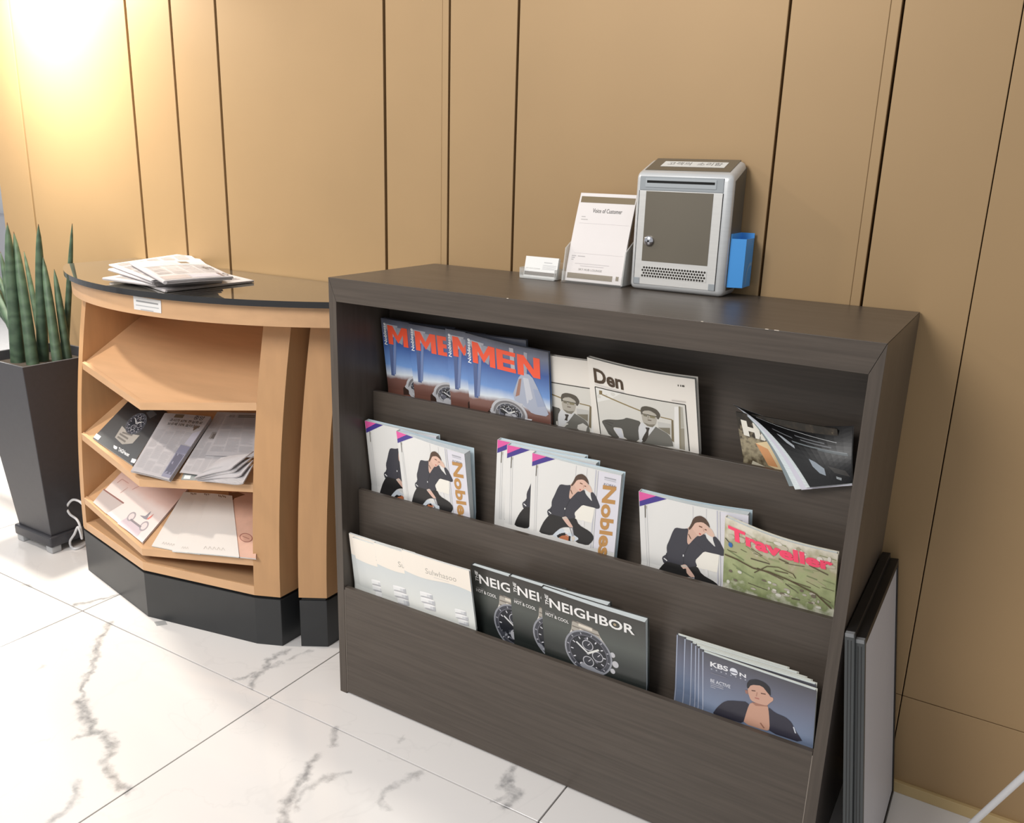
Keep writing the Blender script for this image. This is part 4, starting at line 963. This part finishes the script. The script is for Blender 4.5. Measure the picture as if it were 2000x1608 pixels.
# door: rails, panel, lock, grille
dr = box('door', (BX0 + .011, Y - .0015, 1.098), (BX1 - .019, Y + .004, 1.299), ALU2, sb, .0008)
box('door_panel', (BX0 + .027, Y - .0022, 1.149), (BX1 - .039, Y - .0008, 1.298), TAUPE, dr, .0004)
box('joint_line', (BX1 - .0195, Y - .0018, 1.098), (BX1 - .0185, Y, 1.299), mat('slot_black', (10, 10, 10), .8), dr, 0)
box('joint_line', (BX0 + .0105, Y - .0018, 1.098), (BX0 + .0115, Y, 1.299), mat('slot_black', (10, 10, 10), .8), dr, 0)
for x in (BX0 + .011, BX1 - .033): box('corner_block', (x, Y - .0022, 1.098), (x + .014, Y, 1.112), GPL, dr, .0006)
bm = bmesh.new(); tube_pts(bm, [(.648, Y - .002, 1.193), (.648, Y - .007, 1.193), (.648, Y - .009, 1.193)], [.0105, .0105, .008], 24)
lk = bm_obj('lock', bm, mat('chrome', (214, 214, 220), 0.12, 1.0), dr, smooth=True)
# perforated grille: plate with dark holes, too small to pick apart
gx0, gx1, gz0, gz1 = BX0 + .027, BX1 - .039, 1.114, 1.138
gr = box('grille', (gx0, Y - .0022, gz0), (gx1, Y - .0010, gz1), ALU2, dr, 0)
bm = bmesh.new(); px = .0063; nr_ = 4
for j in range(nr_):
    for i in range(23):
        cx = gx0 + .004 + i * px + (px / 2 if j % 2 else 0); cz = gz0 + .003 + j * .006
        if cx > gx1 - .003: continue
        bm.faces.new([bm.verts.new((cx + .0026 * math.cos(PI/6 + k*PI/3), Y - .0024, cz + .0026 * math.sin(PI/6 + k*PI/3))) for k in range(6)])
hol = bm_obj('grille_holes', bm, mat('hole_dark', (48, 44, 38), .8), dr); hol['kind'] = 'stuff'
bm = bmesh.new(); tube_pts(bm, [(.648, Y - .0091, 1.1925), (.648, Y - .0096, 1.1925)], .0022, 10); ko = bm_obj('keyhole', bm, mat('slot_black', (10, 10, 10), .8), dr)
# side panels
for x0, x1 in ((BX1 - .004, BX1 + .0008), (BX0 - .0008, BX0 + .004)):
    bm = bmesh.new()
    q_ = [(BF + .014, BZ0 + .014), (BK - .006, BZ0 + .014), (BK - .006, BZB - .015), (BF + .014, BZF - .012)]
    v0 = [bm.verts.new((x0, y, z)) for y, z in q_]; v1 = [bm.verts.new((x1, y, z)) for y, z in q_]
    bm.faces.new(v0); bm.faces.new(v1[::-1])
    for i in range(4): bm.faces.new((v0[i], v0[(i+1) % 4], v1[(i+1) % 4], v1[i]))
    bm_obj('side_panel', bm, mat('dark_taupe_side', (92, 88, 80), .45), sb)
# blue leaflet pocket hung on its side
BLUE = mat('sky_blue_plastic', (84, 168, 245), 0.35, spec=.5)
lp = thing('leaflet_pocket', 'sky blue plastic pocket hung on side of the suggestion box', 'holder', (BX1 + .02, -.05, 1.112))
X0 = BX1 + .0012; X1 = X0 + .030; y0, y1 = BF + .016, BK - .004; z0 = 1.108; z1 = 1.208
box('back_wall', (X0, y0, z0), (X0 + .0015, y1, z1 + .010), BLUE, lp, .0004)
box('front_wall', (X1 - .0015, y0 + .012, z0), (X1, y1, z1), BLUE, lp, .0004)
hexa('front_wall', [(X0, y0, z0), (X1, y0 + .012, z0), (X1, y0 + .0135, z0), (X0, y0 + .0015, z0), (X0, y0, z1), (X1, y0 + .012, z1), (X1, y0 + .0135, z1), (X0, y0 + .0015, z1)], BLUE, lp)
box('side_wall', (X0, y1 - .0015, z0), (X1, y1, z1 + .010), BLUE, lp, .0004)
hexa('base', [(X0, y0, z0 - .002), (X1, y0 + .012, z0 - .002), (X1, y1, z0 - .002), (X0, y1, z0 - .002), (X0, y0, z0), (X1, y0 + .012, z0), (X1, y1, z0), (X0, y1, z0)], BLUE, lp)
bm = bmesh.new(); yc = y1 - .012
n = 20; a0 = [bm.verts.new((X1 + .0004, yc - .030 * math.cos(PI * i / n) * 1.0, z0 + .004 + .046 * math.sin(PI * i / n))) for i in range(n // 2 + 3)]; a1 = [bm.verts.new((X1 + .0004, yc - .025 * math.cos(PI * i / n), z0 + .004 + .038 * math.sin(PI * i / n))) for i in range(n // 2 + 3)]
for i in range(len(a0) - 1): bm.faces.new((a0[i], a0[i+1], a1[i+1], a1[i]))
bm_obj('pale_arc_mark', bm, mat('pale_blue_mark', (132, 184, 236), .35), lp)
# ================================================================== FORM HOLDER AND FORMS
ACR = mat('clear_acrylic', (250, 252, 252), 0.05, spec=0.5, alpha=0.10)
ACE = mat('bright_acrylic_edge', (232, 234, 232), 0.15, alpha=0.42)
PAPER = mat('white_form_paper', (232, 226, 224), 0.55, var=.02, scale=(8, 8, 8))
FX0, FX1, FY, FZ = 0.440, 0.594, -0.104, RH
fh = thing('form_holder', 'clear acrylic leaflet holder standing beside the suggestion box', 'holder', (0.517, -0.06, RH))
box('base', (FX0, FY - .004, FZ), (FX1, -0.020, FZ + .004), ACR, fh, .0006)
hexa('back_wall', [(FX0, -.056, FZ + .004), (FX1, -.056, FZ + .004), (FX1, -.053, FZ + .004), (FX0, -.053, FZ + .004), (FX0, -.024, FZ + .15), (FX1, -.024, FZ + .15), (FX1, -.021, FZ + .15), (FX0, -.021, FZ + .15)], ACR, fh)
for x in (FX0, FX1 - .003):
    hexa('side_wall', [(x, FY, FZ + .004), (x + .003, FY, FZ + .004), (x + .003, -.056, FZ + .004), (x, -.056, FZ + .004), (x, FY + .012, FZ + .078), (x + .003, FY + .012, FZ + .078), (x + .003, -.035, FZ + .108), (x, -.035, FZ + .108)], ACE, fh)
box('front_wall', (FX0, FY - .002, FZ + .004), (FX1, FY, FZ + .026), ACR, fh, .0005)
yb, yt = FY + .008, -0.034
def formpatch(o):
    def P(u, v):
        t = v; y = yb + (yt - yb) * (t ** 1.25); z = FZ + .0045 + .197 * t
        return Vector((FX0 + .0048 + .1420 * u + .012 * t * 0, y + o, z))
    return Patch(P, (0, -.92, .38), .142, .205)
fm = thing('form_pad', 'pad of white customer forms with brown bands in the acrylic holder', 'paper', (0.517, yb, FZ + .0045))
fp0 = formpatch(0.0)
pad = block('sheets', fp0, 0.0, 0.006, PAPER, fm, nu=4, nv=14)
a = Art(); hh = fp0.h / fp0.w; BR = (118,100,66)
a.text('Voice of Customer', (.28,.315), (.80,.315), (.28,.245), (92,88,84), 0.01, False)
a.stroke([(.10,.385),(.17,.385)], .012, (186,182,180), False); a.stroke([(.10,.43),(.22,.43)], .012, (186,182,180), False); a.rect(.08,.49,.97,.494,(206,200,200))
a.rect(.10, .98, .97, .984, (206,200,200))
for i in range(3): a.stroke([(.06, 1.03 + .03*i), (.14 - .02*i, 1.03 + .03*i)], .010, (176,172,172), False)
a.stroke([(.17,1.03),(.30,1.03)], .010, (176,172,172), False); a.stroke([(.14,1.15),(.75,1.15)], .010, (206,200,200), False); a.stroke([(.24,1.185),(.66,1.185)], .010, (206,200,200), False)
o_ = print_on(fp0, a, pad, 'form_lettering'); o_['kind'] = 'stuff'; a = Art()
a.text('SKY HUB LOUNGE', (.22,1.262), (.64,1.262), (.22,1.228), (150,146,142), 0.0, False)
print_on(fp0, a, pad, 'footer_lettering')
for r4 in ((.03, .055, .985, .155), (.03, 1.31, .84, 1.40), (.90, 1.31, .95, 1.38)): print_on(fp0, Art().rect(*r4, BR), pad, 'brown_band')
# ================================================================== CARD HOLDER AND CARDS
KX0, KX1, KY = 0.328, 0.424, -0.108
ch = thing('card_holder', 'small clear acrylic business card holder on the rack', 'holder', (.376, -.09, RH))
box('base', (KX0, KY, FZ), (KX1, -.062, FZ + .0025), ACR, ch, .0005)
box('front_wall', (KX0, KY, FZ + .0025), (KX1, KY + .002, FZ + .024), ACR, ch, .0004)
box('front_foot', (KX0 + .002, KY - .0006, FZ + .001), (KX1 - .002, KY + .0006, FZ + .008), ACE, ch, .0003)
for x in (KX0, KX1 - .002): box('side_wall', (x, KY, FZ + .0025), (x + .002, -.064, FZ + .026), ACE, ch, .0003)
hexa('back_wall', [(KX0, -.072, FZ + .0025), (KX1, -.072, FZ + .0025), (KX1, -.070, FZ + .0025), (KX0, -.070, FZ + .0025), (KX0, -.064, FZ + .040), (KX1, -.064, FZ + .040), (KX1, -.062, FZ + .040), (KX0, -.062, FZ + .040)], ACR, ch)
cb = Vector((KX0 + .0035, -.096, FZ + .003)); uu = Vector((.089, 0, 0)); vv = Vector((0, .012, .048))
cp = quad_patch(cb + vv, cb + uu + vv, cb, cb + uu, (0, -.97, .24))
cs = thing('business_cards', 'stack of white business cards in the small acrylic holder', 'cards', cb + uu * .5)
cc = block('cards', cp, 0.0, .009, mat('white_card', (236, 236, 234), .5), cs, nu=2, nv=2)
a = Art(); a.text('SKY HUB LOUNGE', (.05,.33), (.48,.33), (.05,.30), (196,194,192), 0.0, False); a.stroke([(.58,.14),(.82,.14)], .02, (196,196,196), False)
for i in range(4): a.stroke([(.55, .21 + .035*i), (.96, .21 + .035*i)], .007, (176,176,180), False)
a.rect(.02, .40, .98, .50, (106,98,88))
print_on(cp, a, cc, 'card_print')

# ================================================================== PLANT AND POT
POT = mat('black_pot', (62, 62, 67), 0.42, var=.05, scale=(60, 60, 60)); SOIL = mat('dark_soil', (46, 38, 30), .95, var=.3, scale=(60, 60, 60), bump=.6)
px0, px1, py0, py1 = -1.628, -1.328, -0.405, -0.105; PZ = .680
pot = thing('plant_pot', 'tall black square planter on grey feet beside the beech counter', 'planter', ((px0 + px1) / 2, (py0 + py1) / 2, 0))
def ringp(ins, z): return [(px0 + ins, py0 + ins, z), (px1 - ins, py0 + ins, z), (px1 - ins, py1 - ins, z), (px0 + ins, py1 - ins, z)]
bm = bmesh.new()
rs = [[bm.verts.new(p) for p in ringp(*k)] for k in ((.052, .062), (.0, PZ), (.008, PZ), (.014, PZ - .06))]
for a_, b_ in zip(rs[:-1], rs[1:]):
    for i in range(4): bm.faces.new((a_[i], a_[(i+1) % 4], b_[(i+1) % 4], b_[i]))
bm.faces.new(rs[0][::-1]); bm.faces.new(rs[-1])
bevel(bm, .002); bm_obj('pot', bm, POT, pot)
box('base_tray', (px0 + .040, py0 + .040, .024), (px1 - .040, py1 - .040, .062), POT, pot, .006, 3)
FEET = mat('pale_grey_foot', (176, 178, 180), .5)
for x in (px0 + .044, px1 - .080):
    for y in (py0 + .044, py1 - .080): box('foot', (x, y, 0), (x + .036, y + .036, .026), FEET, pot, .004, 3)
so = box('soil', (px0 + .016, py0 + .016, PZ - .058), (px1 - .016, py1 - .016, PZ - .030), SOIL, pot, .006, 2)
LEAF = bpy.data.materials.new('banded_green_leaf'); LEAF.use_nodes = True
nt = LEAF.node_tree; b = nt.nodes['Principled BSDF']; tc = nt.nodes.new('ShaderNodeTexCoord'); wv = nt.nodes.new('ShaderNodeTexWave'); wv.bands_direction = 'Z'
wv.inputs['Scale'].default_value = 7; wv.inputs['Distortion'].default_value = 7; wv.inputs['Detail'].default_value = 4; wv.inputs['Detail Scale'].default_value = 2.5
rp = nt.nodes.new('ShaderNodeValToRGB'); rp.color_ramp.elements[0].color = lin((62, 82, 64)) + (1,); rp.color_ramp.elements[1].color = lin((78, 100, 78)) + (1,)
nt.links.new(tc.outputs['Object'], wv.inputs[0]); nt.links.new(wv.outputs[1], rp.inputs[0]); nt.links.new(rp.outputs[0], b.inputs['Base Color']); b.inputs['Roughness'].default_value = .5
TIP = mat('brown_leaf_tip', (92, 66, 44), .7)
pl = thing('snake_plant', 'cylindrical green snake plant with spear leaves growing in black planter', 'plant', ((px0 + px1) / 2, (py0 + py1) / 2, PZ - .03))
zsoil = PZ - .034
def leaf(base, tip, yb_, yt_, r, bend=0.0, z=zsoil):
    A = ony(base[0], base[1], yb_); B = ony(tip[0], tip[1], yt_)
    d = (B - A); A = A - d * ((A.z - zsoil) / d.z)
    A.x = min(max(A.x, px0 + .035), px1 - .035)
    n = 12; pts = []; rad = []
    side = Vector((1, 0, 0))
    for i in range(n + 1):
        t = i / n; pts.append(A.lerp(B, t) + side * (bend * math.sin(PI * t)))
        rad.append(max(.0010, 1.28 * r * (1 - .34 * t) * (1 if t < .55 else math.cos((t - .55) / .45 * PI / 2) ** .5)))
    o = tube('leaf', pts, rad, LEAF, pl, 10)
    tube('leaf_tip', [pts[-2].lerp(pts[-1], .70), pts[-1] + (pts[-1] - pts[-2]) * .06], [r * .17, .0009], TIP, o, 8)
leaf((36,712), (14,436), -.30, -.27, .0185); leaf((64,712), (27,454), -.29, -.25, .0155, .004); leaf((84,706), (75,439), -.24, -.22, .0155)
leaf((112,703), (84,502), -.26, -.22, .0135); leaf((88,700), (47,492), -.18, -.15, .0095); leaf((132,700), (106,527), -.22, -.20, .0120)
leaf((126,700), (141,438), -.19, -.16, .0095, .003); leaf((26,712), (1,493), -.26, -.25, .0130); leaf((20,705), (-12,520), -.22, -.22, .011)
leaf((-30,705), (-55,470), -.24, -.22, .015); leaf((-60,705), (-70,520), -.2, -.2, .014); leaf((124,700), (119,620), -.15, -.15, .004)
tag(tube('power_cord', bez([ony(164, 988, -.285), ony(154, 979, -.285), ony(141, 977, -.285), ony(131, 990, -.286), ony(136, 1004, -.288), ony(150, 1015, -.292), ony(157, 1030, -.292), ony(160, 1052, -.290), ony(157, 1040, -.296), ony(152, 1030, -.298), ony(145, 1044, -.298), ony(137, 1057, -.298), onz(139, 1068, .0046), onz(148, 1072, .0046), onz(163, 1066, .0046), onz(176, 1054, .0046)], 10), .0042, mat('white_cable', (222, 222, 224), .45), n=8), 'white power cord looped on floor between planter and counter', 'cord')

# ================================================================== BOARDS LEANING ON THE RACK'S SIDE
BLKF = mat('black_board_frame', (24, 24, 25), .45); CHAR = mat('charcoal_profile', (70, 73, 74), .5, .2, var=.06, scale=(300, 300, 8)); BPAN = mat('pale_grey_board', (186, 186, 192), .5, var=.02, scale=(5, 5, 5))
def board(label, xb, xt, y0, y1, hgt, th, grp):
    """A framed board leaning in x: foot at xb, top at xt (inner face), thickness th."""
    t = thing('display_board', label, 'board', (xb + th / 2, (y0 + y1) / 2, 0), grp)
    s = xt - xb; nx = Vector((hgt, 0, -s)).normalized()
    def pnt(y, z, o): return Vector((xb + s * z / hgt, y, z)) + nx * o
    lift = max(0.0, -nx.z * 0) + 0.0
    z00 = th * abs(nx.z) + .0005
    def slab(name, ya, yb_, za, zb, oa, ob, m, bev=.0008):
        return hexa(name, [pnt(ya, za, oa), pnt(ya, za, ob), pnt(yb_, za, ob), pnt(yb_, za, oa), pnt(ya, zb, oa), pnt(ya, zb, ob), pnt(yb_, zb, ob), pnt(yb_, zb, oa)], m, t, bev)
    fw = .012
    slab('panel', y0 + fw, y1 - fw, z00 + fw, hgt - fw, .002, th - .0025, BPAN)
    slab('frame_front', y0, y0 + fw, z00, hgt, 0, th, CHAR); slab('frame_rear', y1 - fw, y1, z00, hgt, 0, th, BLKF)
    slab('frame_top', y0 + fw, y1 - fw, hgt - fw, hgt, 0, th, BLKF); slab('frame_bottom', y0 + fw, y1 - fw, z00, z00 + fw, 0, th, BLKF)
    for o in (.33, .66): slab('groove', y0 - .0004, y0 + .001, z00 + .01, hgt - .012, th * o - .0006, th * o + .0006, BLKF, 0)
    slab('corner_cap', y0 - .001, y0 + .010, hgt - .006, hgt + .001, .001, th - .001, mat('grey_cap', (120, 122, 124), .4))
    return t
gD = 'framed boards leaning on the rack side'
board('black framed board leaning directly against the rack side', 1.268, 1.1995, -.425, -.022, .572, .0165, gD)
board('black framed pale grey board leaning over the inner board', 1.2856, 1.2166, -.418, -.020, .562, .0165, gD)
# ================================================================== WHITE TUBE IN THE CORNER
p0 = onz(1862, 1642, .008); p1 = ony(2000, 1516, -.30); dd = (p1 - p0)
tb = thing('floor_stand_tube', 'white metal tube sloping up from floor near the wall corner', 'tube', p0)
tube('pole', [p0, p0 + dd * 1.9], .0062, mat('white_tube', (228, 228, 230), .35), tb, 14)
bm = bmesh.new(); tube_pts(bm, [p0 - dd * .02 + Vector((0, 0, 0)), p0 + dd * .06], .0078, 14); bm_obj('end_cap', bm, mat('white_cap', (210, 210, 212), .5), tb, smooth=True)

tp_ = [onz(u, v, .0004) for u, v in ((301,1215),(322,1212),(327,1220),(306,1223))]
tag(hexa('tape_scrap', [p - Vector((0, 0, .0003)) for p in tp_] + [p + Vector((0, 0, .0002)) for p in tp_], mat('grey_tape', (168, 168, 168), .5)), 'small scrap of grey tape stuck to marble by the charcoal plinth', 'tape')
